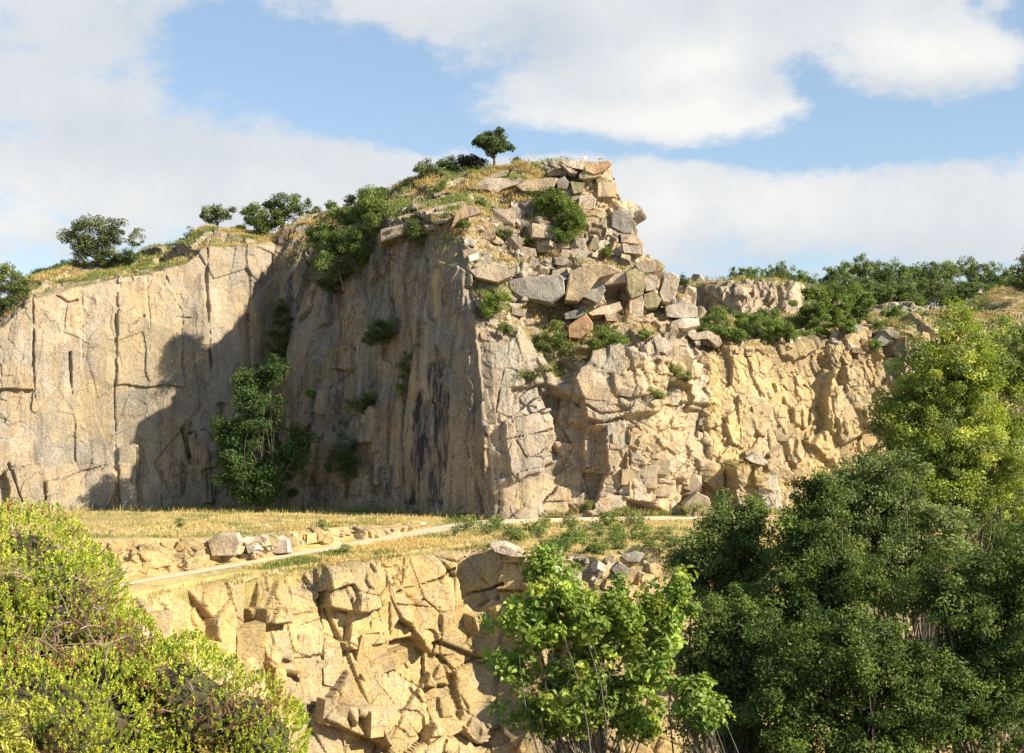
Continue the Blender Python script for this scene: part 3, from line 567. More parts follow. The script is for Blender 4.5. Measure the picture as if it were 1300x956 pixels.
# track: two pale wheel ruts run together, laid just above the turf
cen = np.array([road_at(p) for p in np.linspace(-60, 1500, 900)])
def track_strip(w, dz, jag, seed):
    L = []
    for k, s_ in enumerate(np.linspace(-1, 1, 9)):
        q = cen.copy(); q[:, 1] += s_ * w / 2.6 * HW(np.linspace(-60, 1500, 900)) * (1 + (fbm(cen, .35, 3, seed + (s_ > 0)) - .5) * jag); q[:, 2] += dz - .03 * abs(s_)
        L.append(q)
    return np.stack(L)
TS = track_strip(2.6, .05, .35, 5)
trk = link('gravel_track', mesh_np('gravel_track', TS.reshape(-1, 3), grid_faces(*TS.shape[:2]), M_ROAD, smooth=True)); tag(trk, kind='structure')
# wide land sheet: bank under the camera, pit floor, land out to the horizon
def land_z(x, y):
    r = np.hypot(x, y)
    bank = -1.75 - np.clip((y - 2) * .36, 0, 100) * (1 + .012 * np.clip(y, 0, 60)) + np.where(x < 0, 1, 0) * np.clip(-x, 0, 12) * .05
    bank = np.where(y < 2, -1.75, bank) + 7 * sstep(x, 3, 11) * sstep(y, 14, 34)
    z = np.maximum(bank, -34.0)
    back = sstep(y, 185, 330); z = z * (1 - back) + 20 * back
    side = sstep(np.abs(x), 130, 320); z = z * (1 - side) + (8 + 10 * back) * side
    far = sstep(r, 400, 900); z = z * (1 - far) + 22 * far
    z = np.where((y > 110) & (y < 240) & (np.abs(x) < 150), np.minimum(z, -20), z)
    return z
gx = np.concatenate([-np.geomspace(3000, 60, 40), np.linspace(-58, 58, 150), np.geomspace(60, 3000, 40)])
gy = np.concatenate([-np.geomspace(3000, 20, 30), np.linspace(-18, 120, 200), np.geomspace(122, 3500, 60)])
GX, GY = np.meshgrid(gx, gy); LV = np.stack([GX.ravel(), GY.ravel(), land_z(GX.ravel(), GY.ravel())], 1)
LV[:, 2] += (fbm(LV * (1, 1, 0), .25, 4, 3) - .5) * .6
land = link('terrain', mesh_np('terrain', LV, grid_faces(len(gy), len(gx)), M_PIT, smooth=True)); tag(land, kind='structure')
# ------------------------------------------------------------------ foliage kit
rng = np.random.default_rng(7)
def leaf_mat(name, rough=0.55, trans=0.35, tcol=(1.25, 1.3, 0.55)):
    m = bpy.data.materials.new(name); m.use_nodes = True; N = NT(m.node_tree); N.n.clear()
    out = N.n.new('ShaderNodeOutputMaterial'); c = N.attr('col', 'Color')
    d = N.n.new('ShaderNodeBsdfPrincipled'); N.l.new(c, d.inputs['Base Color']); d.inputs['Roughness'].default_value = rough
    d.inputs['Specular IOR Level'].default_value = 0.35
    t = N.n.new('ShaderNodeBsdfTranslucent'); N.l.new(N.mix(1.0, c, tcol, 'MULTIPLY'), t.inputs[0])
    mx = N.n.new('ShaderNodeMixShader'); mx.inputs[0].default_value = trans
    N.l.new(d.outputs[0], mx.inputs[1]); N.l.new(t.outputs[0], mx.inputs[2]); N.l.new(mx.outputs[0], out.inputs[0])
    return m
M_LEAF = leaf_mat('leaves'); M_NEEDLE = leaf_mat('needles', 0.6, 0.25); M_GRASS = leaf_mat('grass_blades', 0.7, 0.3, (1.1, 1.05, 0.7))
def bark_mat(name, c1, c2):
    m, N, b = new_mat(name); g = N.n.new('ShaderNodeNewGeometry')
    N.l.new(N.ramp(N.noise(N.mapping(g.outputs['Position'], (4, 4, 1)), 3.0, 4, 0.7), [(0.35, c1), (0.6, c2)]), b.inputs['Base Color'])
    return m
M_BARK = bark_mat('bark', (0.07, 0.055, 0.04), (0.17, 0.14, 0.11)); M_PALEBARK = bark_mat('pale_bark', (0.16, 0.14, 0.12), (0.38, 0.35, 0.31)); M_TWIG = bark_mat('dead_twig', (0.14, 0.09, 0.06), (0.32, 0.25, 0.2))
def unit(v): return v / (np.linalg.norm(v, axis=-1, keepdims=True) + 1e-9)
def rdir(n, r=None): return unit((r or rng).normal(size=(n, 3)))
def diamonds(C, size, aspect, nrm, col, r, droop=0.0):
    """one folded four-cornered leaf per centre"""
    n = len(C); t = rdir(n, r); t[:, 2] -= droop; t = unit(t - (t * nrm).sum(1, keepdims=True) * nrm); b = np.cross(nrm, t)
    L = (size * r.uniform(.65, 1.3, n))[:, None]; w = L * aspect
    f = nrm * w * .25
    V = np.stack([C - t * L / 2, C + b * w / 2 + f, C + t * L / 2, C - b * w / 2 + f], 1).reshape(-1, 3)
    return V, np.arange(4 * n).reshape(n, 4), np.repeat(col, 4, 0)
OAKP = np.array([(0, 0), (.09, .10), (.05, .2), (.22, .3), (.12, .42), (.30, .56), (.16, .66), (.24, .82), (.0, 1.0), (-.24, .82), (-.16, .66), (-.30, .56), (-.12, .42), (-.22, .3), (-.05, .2), (-.09, .10)])
def oaks(C, size, nrm, col, r):
    n = len(C); t = rdir(n, r); t = unit(t - (t * nrm).sum(1, keepdims=True) * nrm); b = np.cross(nrm, t)
    L = size * r.uniform(.6, 1.25, n); k = len(OAKP)
    V = C[:, None] + (b[:, None] * OAKP[None, :, :1] * 1.15 + t[:, None] * (OAKP[None, :, 1:] - .5) + nrm[:, None] * (np.abs(OAKP[None, :, :1]) * .5 - (OAKP[None, :, 1:] ** 2) * .15)) * L[:, None, None]
    return V.reshape(-1, 3), np.arange(k * n).reshape(n, k), np.repeat(col, k, 0)
def palette(n, cols, r, spread=0.18):
    c = np.asarray(cols, float); i = r.integers(0, len(c), n); w = r.random((n, 1)); j = r.integers(0, len(c), n)
    return np.clip((c[i] * w + c[j] * (1 - w)) * r.normal(1, spread, (n, 1)).clip(.45, 1.7), 0, 1)
def tube(pts, rad, sides=5):
    pts = np.asarray(pts, float); n = len(pts); tg = unit(np.gradient(pts, axis=0)); a = np.array([0.31, 0.2, 0.93]) if abs(tg[0, 2]) < .8 else np.array([1., .1, 0])
    u = unit(np.cross(tg, a)); v = np.cross(tg, u); th = np.arange(sides) / sides * 2 * np.pi
    ring = pts[:, None] + (u[:, None] * np.cos(th)[None, :, None] + v[:, None] * np.sin(th)[None, :, None]) * np.asarray(rad)[:, None, None]
    i = np.arange(n * sides).reshape(n, sides); j = np.roll(i, -1, 1)
    return ring.reshape(-1, 3), np.stack([i[:-1].ravel(), j[:-1].ravel(), j[1:].ravel(), i[1:].ravel()], 1)
def join(parts):
    V, Fs, o = [], [], 0
    for v, f in parts: V.append(v); Fs.append(f + o); o += len(v)
    return np.concatenate(V), np.concatenate(Fs)
def curve(a, b, r, bend=.15, n=4, lift=0.0):
    t = np.linspace(0, 1, n + 1)[:, None]; L = np.linalg.norm(b - a); off = r.normal(0, bend * L * .5, 3) + np.array([0, 0, lift * L])
    return a * (1 - t) + b * t + off * (4 * t * (1 - t))
def grow(base, blobs, r, nclump, clump_r, nleaf, leaf, cols, aspect=.55, trunk_r=.12, nlimb=30, shell=.45, up=.5, oak=False, flat=.75, multi=1, spread=.18, bark_sides=5, droop=0.0, twigs=0, under=.3):
    """blobs: (centre xyz, radii xyz).  Returns foliage (V,F,col) and wood (V,F) relative to base"""
    bc = np.array([b[0] for b in blobs]); br = np.array([b[1] for b in blobs]); wgt = np.prod(br, 1) ** .67; wgt /= wgt.sum()
    k = r.choice(len(blobs), nclump, p=wgt); d = rdir(nclump, r); rad = (shell + (1 - shell) * r.random(nclump) ** .6)[:, None] * (1 - under * (d[:, 2:3] < -.3))
    CC = bc[k] + d * br[k] * rad * r.uniform(.85, 1.12, (nclump, 1)); CC += (r.random((nclump, 3)) - .5) * clump_r
    ccol = palette(nclump, cols, r, spread)
    per = r.poisson(nleaf / nclump, nclump).clip(3); ci = np.repeat(np.arange(nclump), per); n = len(ci)
    csz = r.uniform(.6, 1.3, nclump)
    o = rdir(n, r) * (r.random((n, 1)) ** .45) * clump_r * csz[ci][:, None]; o[:, 2] *= flat
    P = CC[ci] + o; outw = unit(o + (CC - bc[k])[ci] * .3)
    nrm = unit(rdir(n, r) * .8 + outw * .5 + np.array([0, 0, up])); col = np.clip(ccol[ci] * r.normal(1, .13, (n, 1)).clip(.6, 1.5), 0, 1)
    fol = oaks(P, leaf, nrm, col, r) if oak else diamonds(P, leaf, aspect, nrm, col, r, droop)
    parts = []; cen = (bc * wgt[:, None]).sum(0); base = np.asarray(base, float)
    stems = []
    for m in range(multi):
        top = cen + (0, 0, br[:, 2].max() * .35) if multi == 1 else bc[r.integers(len(bc))] + r.normal(0, .2, 3) * br[0]
        st = curve(base + (r.normal(0, trunk_r * 1.5, 3) * (1, 1, 0) if multi > 1 else 0), top, r, .12, 8); stems.append(st)
        parts.append(tube(st, np.linspace(trunk_r, trunk_r * .2, len(st)), bark_sides + 1))
    for q in r.permutation(nclump)[:nlimb]:
        st = stems[r.integers(len(stems))]; tgt = CC[q]
        hi = min(tgt[2] - .1 * abs(tgt[2] - base[2]), st[-2][2]); cand = np.argmin(np.abs(st[:, 2] - (base[2] + (hi - base[2]) * r.uniform(.35, .95)))); cand = max(1, cand)
        a = st[cand]; ra = trunk_r * (1 - .8 * cand / (len(st) - 1)) * .55
        cv = curve(a, tgt, r, .16, 5, -.02); parts.append(tube(cv, np.linspace(ra, ra * .12, len(cv)), 4))
        for _ in range(twigs):
            s0 = cv[r.integers(2, len(cv))]; parts.append(tube(curve(s0, s0 + rdir(1, r)[0] * clump_r * 1.2 + (0, 0, clump_r * .3), r, .2, 3), np.linspace(ra * .3, ra * .08, 4), 3))
    wv, wf = join(parts)
    return (fol[0] - base, fol[1], fol[2]), (wv - base, wf)
def plant(name, label, cat, group, base, fol, wood, names=('crown', 'trunk'), lm=None, bm=None):
    root = link(name, None, loc=tuple(base)); tag(root, label, cat, group)
    link(names[0], mesh_np(names[0], fol[0], fol[1], lm or M_LEAF, {'col': fol[2]}), root)
    link(names[1], mesh_np(names[1], wood[0], wood[1], bm or M_BARK, smooth=True), root)
    return root
def copy_thing(root, loc, rz=0.0, sc=1.0, label=None, group=None):
    r_ = root.copy(); COL.objects.link(r_); r_.location = loc; r_.rotation_euler = (0, 0, rz); r_.scale = (sc, sc, sc) if not hasattr(sc, '__len__') else sc
    if label: r_['label'] = label
    if group: r_['group'] = group
    for ch in list(root.children):
        c = ch.copy(); COL.objects.link(c); c.parent = r_
    return r_
# where the built rock lies behind a picture position (used only to stand things ON the rock)
_S = [SURF[k] for k in ('cliff_left', 'cliff_headland', 'cliff_right', 'pit_wall', 'rock_ledge')]
SV = np.concatenate([s_[0] for s_ in _S]); SPX, SPY = topx(SV)
_key = (SPX // 4).astype(int); _ord = np.argsort(_key); _ks = _key[_ord]
SA = np.concatenate([ATTR[k] for k in ('cliff_left', 'cliff_headland', 'cliff_right', 'pit_wall', 'rock_ledge')])
def surf(px, py, w=3.0, far=False, ix=False):
    for ww in (w, w * 2, w * 4):
        ids = _ord[np.searchsorted(_ks, (px - ww) // 4):np.searchsorted(_ks, (px + ww) // 4 + 1)]
        m = (np.abs(SPX[ids] - px) < ww) & (np.abs(SPY[ids] - py) < ww)
        if m.any():
            q = SV[ids[m]]; k = np.argmax(q[:, 1]) if far else np.argsort(q[:, 1])[len(q) // 6]
            return (q[k], SA[ids[m][k]]) if ix else q[k]
    return None
def on_rock(px, py, dflt=165.0, far=False):
    q = surf(px, py, far=far)
    return q[1] if q is not None else dflt
def px_blobs(bl, Y, dfac=.85):
    out = []
    for px, py, rx, ry in bl:
        c = P3(px, py, Y); out.append((c, np.array([rx, (rx + ry) / 2 * dfac, ry]) / F * Y))
    return out
DARK = [(.065, .095, .035), (.09, .125, .042), (.12, .155, .055)]
MID = [(.11, .155, .04), (.16, .21, .052), (.20, .245, .07)]
BRIGHT = [(.15, .22, .04), (.21, .28, .06), (.26, .32, .08)]
OLIVE = [(.14, .165, .07), (.20, .22, .095), (.25, .255, .12)]
def bush_at(label, bl, cols, nleaf, leaf, Y=None, base=None, cat='bush', name='bush', group=None, nclump=60, clump=.6, trunk=.08, multi=4, dY=0.0, seed=0, far=False, lm=None, **kw):
    r = np.random.default_rng(seed + int(bl[0][0] * 7 + bl[0][1]))
    bx, by = base or (bl[0][0], bl[0][1] + bl[0][3] * .9)
    if Y is None: Y = on_rock(bx, by, far=far) + dY
    b = P3(bx, by, Y); b[2] -= .15
    fol, wood = grow(b, px_blobs(bl, Y), r, nclump, clump, int(nleaf * 1.5), leaf * .82, cols, trunk_r=trunk, multi=multi, **kw)
    return plant(name, label, cat, group, b, fol, wood, ('foliage', 'stem') if multi > 1 else ('crown', 'trunk'))

# ------------------------------------------------------------------ skyline trees and the bushes on the rock
T1 = dict(multi=1, cat='tree', name='tree')
bush_at('small round dark oak standing alone on the summit', [(627, 184, 22, 17), (612, 180, 10, 7), (643, 190, 12, 9), (630, 172, 14, 8)], DARK, 3600, .38, base=(628, 211), Y=171, nclump=46, clump=.75, trunk=.2, nlimb=30, **T1)
bush_at('low dense near-black bush left of the summit oak', [(599, 206, 16, 9)], [(.02, .028, .014), (.035, .042, .02)], 2600, .3, base=(599, 215), Y=171, nclump=30, clump=.6)
bush_at('small green bush between the near-black bush and the leaning grey-green one', [(573, 209, 11, 10), (560, 214, 8, 6)], MID, 1500, .3, base=(573, 221), Y=171.5, nclump=24, clump=.6)
bush_at('grey-green leaning bush on the left shoulder of the summit', [(541, 218, 17, 13), (528, 229, 13, 9), (555, 222, 10, 8)], OLIVE, 2400, .32, base=(532, 240), Y=170.5, nclump=40, clump=.65)
bush_at('short dark scrub on the bare shoulder above the shaded face', [(484, 244, 11, 5)], OLIVE, 700, .3, base=(484, 249), Y=173, nclump=12, clump=.5)
bush_at('light green drooping birch growing from the notch left of the headland', [(436, 300, 40, 30), (460, 318, 26, 24), (412, 310, 26, 24), (425, 335, 28, 22), (440, 275, 24, 14)], [(.15, .21, .06), (.20, .26, .08), (.11, .16, .045)], 16000, .26, base=(437, 362), dY=-1.5, nclump=150, clump=.8, trunk=.14, droop=.5, nlimb=40, cat='tree', name='birch_tree', multi=1)
bush_at('darker bush behind the drooping birch, reaching the skyline', [(470, 262, 20, 22), (478, 285, 14, 22), (459, 246, 12, 8)], MID, 5200, .28, base=(473, 304), dY=-.5, nclump=70, clump=.7)
bush_at('deep green bush below the drooping birch in shade', [(440, 350, 30, 16), (418, 362, 16, 12), (460, 340, 18, 14)], DARK, 5500, .28, base=(432, 368), dY=-.8, nclump=70, clump=.7)
bush_at('broad tree on the skyline between the slender tree and the notch', [(358, 266, 26, 16), (378, 262, 16, 10), (350, 280, 18, 10)], DARK + MID, 4600, .32, base=(358, 296), Y=187, nclump=60, clump=.75, trunk=.16, **T1)
bush_at('rounded tree joined to the left of the broad skyline tree', [(325, 276, 17, 15), (316, 266, 10, 8), (334, 288, 14, 8)], MID, 3000, .32, base=(325, 297), Y=186.5, nclump=44, clump=.7, trunk=.14, **T1)
bush_at('slender flat-topped small tree alone on the skyline', [(277, 268, 20, 9), (268, 276, 13, 7), (288, 275, 12, 6)], DARK + OLIVE, 2000, .32, base=(278, 294), Y=185, nclump=34, clump=.6, trunk=.13, **T1)
bush_at('sparse pale sapling left of the flat-topped tree', [(241, 296, 7, 10)], OLIVE + [(.2, .2, .13)], 260, .26, base=(241, 311), Y=183, nclump=12, clump=.45, trunk=.06, **T1)
bush_at('large windswept tree above the left cliff', [(120, 300, 36, 22), (98, 306, 22, 14), (138, 292, 22, 18), (105, 282, 18, 12), (132, 318, 28, 12), (85, 300, 10, 6), (110, 322, 18, 8)], DARK + OLIVE, 7500, .32, base=(126, 337), Y=177, nclump=100, clump=.75, trunk=.2, nlimb=50, multi=3, cat='tree', name='tree')
bush_at('thin pale sapling right beside the windswept tree', [(171, 305, 9, 13), (174, 292, 5, 5)], OLIVE, 700, .26, base=(170, 330), Y=178, nclump=18, clump=.5, trunk=.06, **T1)
bush_at('dark low scrub at the foot of the windswept tree', [(140, 328, 26, 7), (165, 325, 14, 7)], DARK, 2400, .28, base=(145, 334), Y=176, nclump=34, clump=.55)
bush_at('olive bush at the left edge of the picture on the sloping skyline', [(10, 358, 30, 20), (-20, 362, 26, 22), (28, 366, 14, 12), (8, 342, 12, 8)], OLIVE + MID, 5200, .3, base=(8, 392), Y=166, nclump=70, clump=.7, trunk=.14, multi=3)
bush_at('dark green bush at the left edge below the olive one', [(-2, 392, 18, 14), (15, 384, 14, 8)], DARK, 1800, .28, base=(2, 405), Y=163, nclump=26, clump=.6)
bush_at('bright leafy bush in the middle of the rubble slope, the upper one of two', [(704, 260, 28, 17), (690, 254, 18, 14), (718, 268, 16, 13)], [(.15, .21, .04), (.21, .27, .06), (.11, .15, .035)], 8500, .24, base=(700, 278), nclump=90, clump=.65, dY=-1.5)
bush_at('bright leafy bush in the middle of the rubble slope, the lower one of two', [(725, 286, 20, 17), (716, 296, 18, 13), (732, 276, 12, 10)], [(.15, .21, .04), (.21, .27, .06), (.11, .15, .035)], 6500, .24, base=(720, 306), nclump=70, clump=.65, dY=-1.5)
bush_at('small vivid bush under the two leafy bushes of the rubble slope', [(706, 331, 14, 10), (695, 335, 8, 7)], BRIGHT, 2400, .22, base=(706, 343), nclump=34, clump=.5, dY=-1)
bush_at('yellow-green bush on the ledge beside the headland corner', [(629, 383, 17, 15), (622, 394, 14, 9), (640, 377, 9, 8)], BRIGHT, 4200, .22, base=(627, 402), nclump=56, clump=.55, dY=-1)
bush_at('rounded green bush on the ledge under the reddish slab', [(770, 428, 19, 13), (757, 436, 13, 9), (784, 432, 10, 7)], BRIGHT + MID, 3800, .22, base=(770, 444), nclump=56, clump=.55, dY=-1)
bush_at('ragged green bush on the steep ledge above the overhang', [(700, 425, 18, 20), (688, 440, 12, 14), (716, 440, 14, 10)], MID, 3800, .22, base=(702, 454), nclump=56, clump=.55, dY=-.8)
bush_at('small heather-brown shrub at the lip of the overhang', [(672, 476, 13, 8), (688, 470, 12, 6)], [(.13, .15, .04), (.2, .13, .1), (.09, .12, .03)], 1500, .2, base=(676, 486), nclump=26, clump=.45, dY=-.6)
bush_at('green shrub hanging under the smooth top of the shaded face', [(520, 288, 10, 12), (530, 300, 11, 10), (540, 306, 8, 6)], DARK + MID, 2400, .24, base=(528, 312), nclump=34, clump=.55, dY=-1)
bush_at('round dark bush clinging halfway up the shaded face', [(484, 422, 19, 16), (474, 430, 12, 10), (494, 412, 11, 9)], DARK, 4200, .24, base=(486, 436), nclump=56, clump=.6, dY=-1.5)
bush_at('tall dark ivy-like bush in the shaded corner', [(352, 440, 20, 24), (358, 415, 13, 20), (345, 462, 20, 16), (356, 392, 8, 12)], DARK, 6500, .26, base=(350, 480), nclump=90, clump=.7, dY=-2)
bush_at('wide dark green thicket at the foot of the shaded corner', [(326, 545, 40, 40), (298, 575, 30, 34), (366, 580, 34, 26), (322, 500, 26, 26), (350, 600, 40, 22), (308, 606, 30, 22), (378, 560, 18, 16), (288, 548, 16, 22), (344, 478, 16, 20), (312, 480, 14, 14), (335, 625, 46, 14)], [(.05, .095, .03), (.08, .135, .04), (.11, .165, .045)], 42000, .34, base=(330, 640), Y=158, nclump=420, clump=1.0, shell=.1, trunk=.16, multi=6, nlimb=60)
bush_at('upright dark bush right of the wide thicket', [(437, 572, 14, 24), (424, 592, 20, 14), (444, 592, 12, 12)], [(.05, .095, .03), (.08, .135, .04)], 3800, .24, base=(436, 612), nclump=56, clump=.6, dY=-1.5)
bush_at('small shrub on the broken ledge of the shaded face', [(452, 516, 16, 8), (464, 506, 14, 9)], DARK + MID, 2200, .22, base=(458, 522), nclump=34, clump=.5, dY=-.8)
bush_at('trailing shrub in the long crack of the shaded face', [(513, 470, 5, 14), (508, 495, 7, 9), (519, 450, 5, 9)], DARK + MID, 1600, .22, base=(512, 506), nclump=28, clump=.45, dY=-.8)
for k, (px, py, rx, ry, lab) in enumerate([(790, 648, 14, 6, 'small weed clump at the front cliff foot under the deep recess'), (745, 643, 9, 7, 'small weed clump at the front cliff foot left of the recess floor'), (880, 646, 16, 8, 'weed clump at the cliff foot beside the big foliage'), (855, 470, 12, 6, 'low shrub on the sloping ledge right of the broken front'),
                                           (838, 500, 14, 7, 'green tuft shrub high on the broken front'), (872, 478, 14, 6, 'brown-green shrub on the sloping ledge near the ochre wall')]):
    bush_at(lab, [(px, py, rx, ry)], [(.17, .21, .055), (.26, .26, .09)], 700, .2, base=(px, py + ry), nclump=16, clump=.4, dY=-.6, Y=(146 if py > 600 else None))
bush_at('heather-brown shrub on top of the pale buttress', [(925, 592, 18, 9), (940, 602, 16, 10)], [(.12, .13, .04), (.2, .15, .06), (.07, .09, .03)], 2200, .2, base=(932, 606), nclump=34, clump=.45, dY=-.5)
_rs = np.random.default_rng(55)
for k, (px, py) in enumerate([(52, 352), (70, 344), (88, 338), (192, 327), (204, 322), (222, 314), (252, 301), (296, 296), (305, 292), (392, 274), (404, 270), (420, 263), (446, 256), (462, 250), (508, 240), (516, 237), (548, 229), (655, 209)]):
    w_ = _rs.uniform(5, 11); h_ = _rs.uniform(2.5, 5)
    bush_at('low ragged scrub patch hugging the skyline of the quarry rim', [(px, py - h_ * .5, w_, h_), (px + _rs.uniform(-6, 6), py - h_, w_ * .5, h_ * .8)], [DARK, OLIVE, MID][k % 3], 520, .27, base=(px, py + 1), nclump=16, clump=.45, far=True, group='low scrub along the quarry rim')
for k, (px, py, rx, ry, lab) in enumerate([(640, 296, 9, 4, 'small grassy shrub left of the centre of the rubble'), (668, 305, 10, 4, 'small green shrub left of the upright squared block'), (610, 258, 9, 4, 'small green shrub beside the ochre slab on the shoulder'), (770, 320, 9, 4, 'small green shrub near the gabled block'), (660, 352, 13, 5, 'dry brown shrub above the long grey rock face'),
      (560, 238, 10, 5, 'green turf shrub on the upper left shoulder'), (742, 398, 10, 5, 'small shrub above the lichen-grey boulder'), (820, 425, 12, 5, 'small shrub above the broken front, left of the white boulder'), (640, 418, 8, 6, 'tiny shrub just below the yellow-green ledge bush'), (400, 500, 14, 6, 'shrub on the sloping ledge of the shaded face'), (590, 285, 8, 6, 'shrub tucked under the big orange tilted slab')]):
    bush_at(lab, [(px, py, rx, ry)], [MID, BRIGHT][k % 2] if 'brown' not in lab else [(.24, .2, .09), (.17, .17, .06)], 800, .22, base=(px, py + ry), nclump=16, clump=.4, dY=-.9)
# right-hand plateau
BR = [(.16, .23, .055), (.22, .28, .075), (.12, .17, .04)]
bush_at('leftmost of the three tall light green shrubs on the plateau', [(1030, 390, 27, 22), (1022, 402, 20, 15), (1034, 376, 18, 12)], BR, 8200, .28, base=(1030, 416), Y=172, nclump=70, clump=.7)
bush_at('middle one of the three tall light green shrubs on the plateau', [(1062, 387, 23, 22), (1055, 400, 22, 14), (1060, 374, 14, 11)], BR, 7400, .28, base=(1060, 414), Y=174, nclump=60, clump=.7)
bush_at('rightmost of the three tall shrubs on the plateau, the darkest', [(1091, 388, 18, 23), (1093, 374, 13, 12), (1084, 402, 16, 12)], MID + BR, 6400, .28, base=(1090, 412), Y=175, nclump=60, clump=.7)
for k, (px, py, rx, ry) in enumerate([(905, 410, 14, 9), (920, 420, 13, 7), (945, 408, 15, 9), (962, 415, 16, 11), (985, 418, 16, 10), (1000, 424, 12, 8), (935, 428, 9, 5), (893, 418, 10, 8), (1020, 428, 10, 7), (975, 404, 14, 8), (912, 400, 10, 7), (1045, 416, 14, 8), (1075, 414, 12, 8), (1135, 398, 10, 6)]):
    bush_at('low light green scrub bush among the row along the right plateau edge', [(px, py - 1, rx * 1.25, ry * 1.3)], BR, 2300, .24, base=(px, py + ry), dY=-1.2, nclump=24, clump=.55, group='scrub row along the right plateau edge')
for k, (px, py, rx, ry, lab) in enumerate([(1118, 412, 9, 6, 'small green bush above the dark gap at the right end of the cliff'), (1112, 438, 8, 7, 'small green bush under the dark gap at the right end of the cliff'), (975, 428, 8, 5, 'yellow-flowered weed clump on the rubble of the right plateau')]):
    bush_at(lab, [(px, py, rx, ry)], BR, 700, .22, base=(px, py + ry), nclump=14, clump=.45, dY=-.6)

# ------------------------------------------------------------------ small rocky hill and outcrop behind the right-hand plateau
tabK = []
for px, yb, yt, Yk in [(848, 402, 372, 220), (875, 402, 364, 214), (905, 403, 358, 208), (945, 404, 356, 206), (985, 404, 357, 207), (1010, 404, 361, 210), (1040, 404, 374, 216), (1070, 402, 390, 224)]:
    t = P3(px, yt, Yk + 3.5)
    tabK.append([P3(px, yb + 9, Yk).tolist() + [0], P3(px, yb - 8, Yk + .6).tolist() + [0], P3(px, (yb + yt) / 2 - 4, Yk + 1.6).tolist() + [0], t.tolist() + [0], [t[0] * 1.03, t[1] + 8, t[2] + .5, 0], [t[0] * 1.15, t[1] + 34, t[2] - 2, 0]])
rock_sheet('rocky_hill', rows(tabK, [.6, .8, .8, .5, .3, .1], [.3, 0, 0, .5, .9, .9]), [.18, .18, .18, .4, 1.0], MR['head'],
    [((4, 4, 9), (2, 6, 3), 0.3, .8, 0.12, (0.5, 0.03), .4, 4), ((1.8, 1.8, 3.5), (4, 8, 6), 0.15, 1.0, 0.3, (0.3, 0.04), .3, 7), ((.9, .9, 1.2), (4, 8, 6), 0.1, 0.4, 0.3, (0.2, 0.04), .3, 7)], seed=23)
HILLSURF = True
tabK = []
for px, yt in [(1095, 398), (1105, 390), (1130, 388), (1160, 388), (1190, 391), (1205, 400)]:
    t = P3(px, yt, 205)
    tabK.append([P3(px, 412, 202).tolist() + [0], P3(px, 402, 202.6).tolist() + [0], t.tolist() + [0], [t[0] * 1.05, 220, t[2] + .6, 0]])
rock_sheet('low_outcrop', rows(tabK, [.7, .9, .6, .2], [0, 0, .3, .9]), [.18, .18, .6], MR['left'],
    [((4, 4, 6), (2, 10, 30), 0.4, 1.1, 0.15, (0.5, 0.03), .8, 4), ((1.6, 1.6, 1.8), (6, 22, 38), 0.1, .8, 0.4, (0.3, 0.04), .5, 6)], seed=29)
tabK = []
for px, yb, yt in [(1205, 405, 395), (1225, 405, 384), (1250, 402, 375), (1275, 402, 367), (1300, 402, 362), (1360, 402, 352), (1450, 402, 345)]:
    t = P3(px, yt, 236)
    tabK.append([P3(px, yb, 222).tolist() + [0], P3(px, yb - (yb - yt) * .35, 228).tolist() + [0], P3(px, yb - (yb - yt) * .6, 231).tolist() + [0], t.tolist() + [0], [t[0] * 1.1, 262, t[2] - .5, 0]])
rock_sheet('grassy_bank', rows(tabK, [.3, .3, .3, .2, .1], [.1, .1, .7, 1, 1]), [.4, .3, .3, 1.0], MR['head'], [((4, 4, 4), (2, 10, 30), 0.2, .6, 0.15, (0.3, 0.03), .8, 4)], seed=31, veg_auto=.9)

# ------------------------------------------------------------------ tree line on the horizon
def proto_tree(seed, cols, w=5.0, h=9.0, nleaf=6500, leaf=.44, conifer=False):
    r = np.random.default_rng(seed)
    if conifer:
        bl = [(np.array([r.normal(0, .2), r.normal(0, .2), h * (.2 + .75 * t)]), np.array([w * .5 * (1.05 - t), w * .5 * (1.05 - t), h * .09])) for t in np.linspace(0, 1, 9)]
    else:
        bl = [(np.array([0, 0, h * .46]), np.array([w * .46, w * .46, h * .44]))]
        for k in range(7):
            a = r.uniform(0, 6.28); q = r.uniform(.15, .36); bl.append((np.array([math.cos(a) * w * q, math.sin(a) * w * q, h * r.uniform(.25, .8)]), np.array([w, w, h * .8]) * r.uniform(.18, .27)))
    return grow(np.zeros(3), bl, r, 130, .9, nleaf, leaf, cols, trunk_r=.22, nlimb=16)
PT = []
HZ = [(.11, .165, .06), (.15, .20, .07), (.19, .235, .085)]
for k in range(5): PT.append(proto_tree(100 + k, [HZ, HZ[:2], [(.13, .17, .06), (.17, .20, .075)], HZ, MID][k], w=9 + k % 3, h=10 + (k * 7) % 3))
PCON = proto_tree(120, DARK, 5, 10, 3600, .35, True)
protos = {}
def far_tree(k, px, ytop, Y, w_px, base_z, label, group='trees along the far skyline', con=False, name='tree'):
    fol, wood = PCON if con else PT[k]
    zt = (CY - ytop) / F * Y; H = zt - base_z; key = 'c' if con else k
    loc = ((px - CX) / F * Y, Y, base_z); hh = 10.0; sc = H / hh / (1.0 if con else 1.02)
    ww = w_px / F * Y / (5 if con else (9 + k % 3) * 1.0)
    if key not in protos:
        o = plant(name, label, 'tree', group, loc, fol, wood); protos[key] = o; o.scale = (ww, ww, sc)
    else:
        o = copy_thing(protos[key], loc, 0, (ww, ww, sc), label, group); o.name = name
    o.rotation_euler = (0, 0, (px * 13 % 628) / 100.0)
    return o
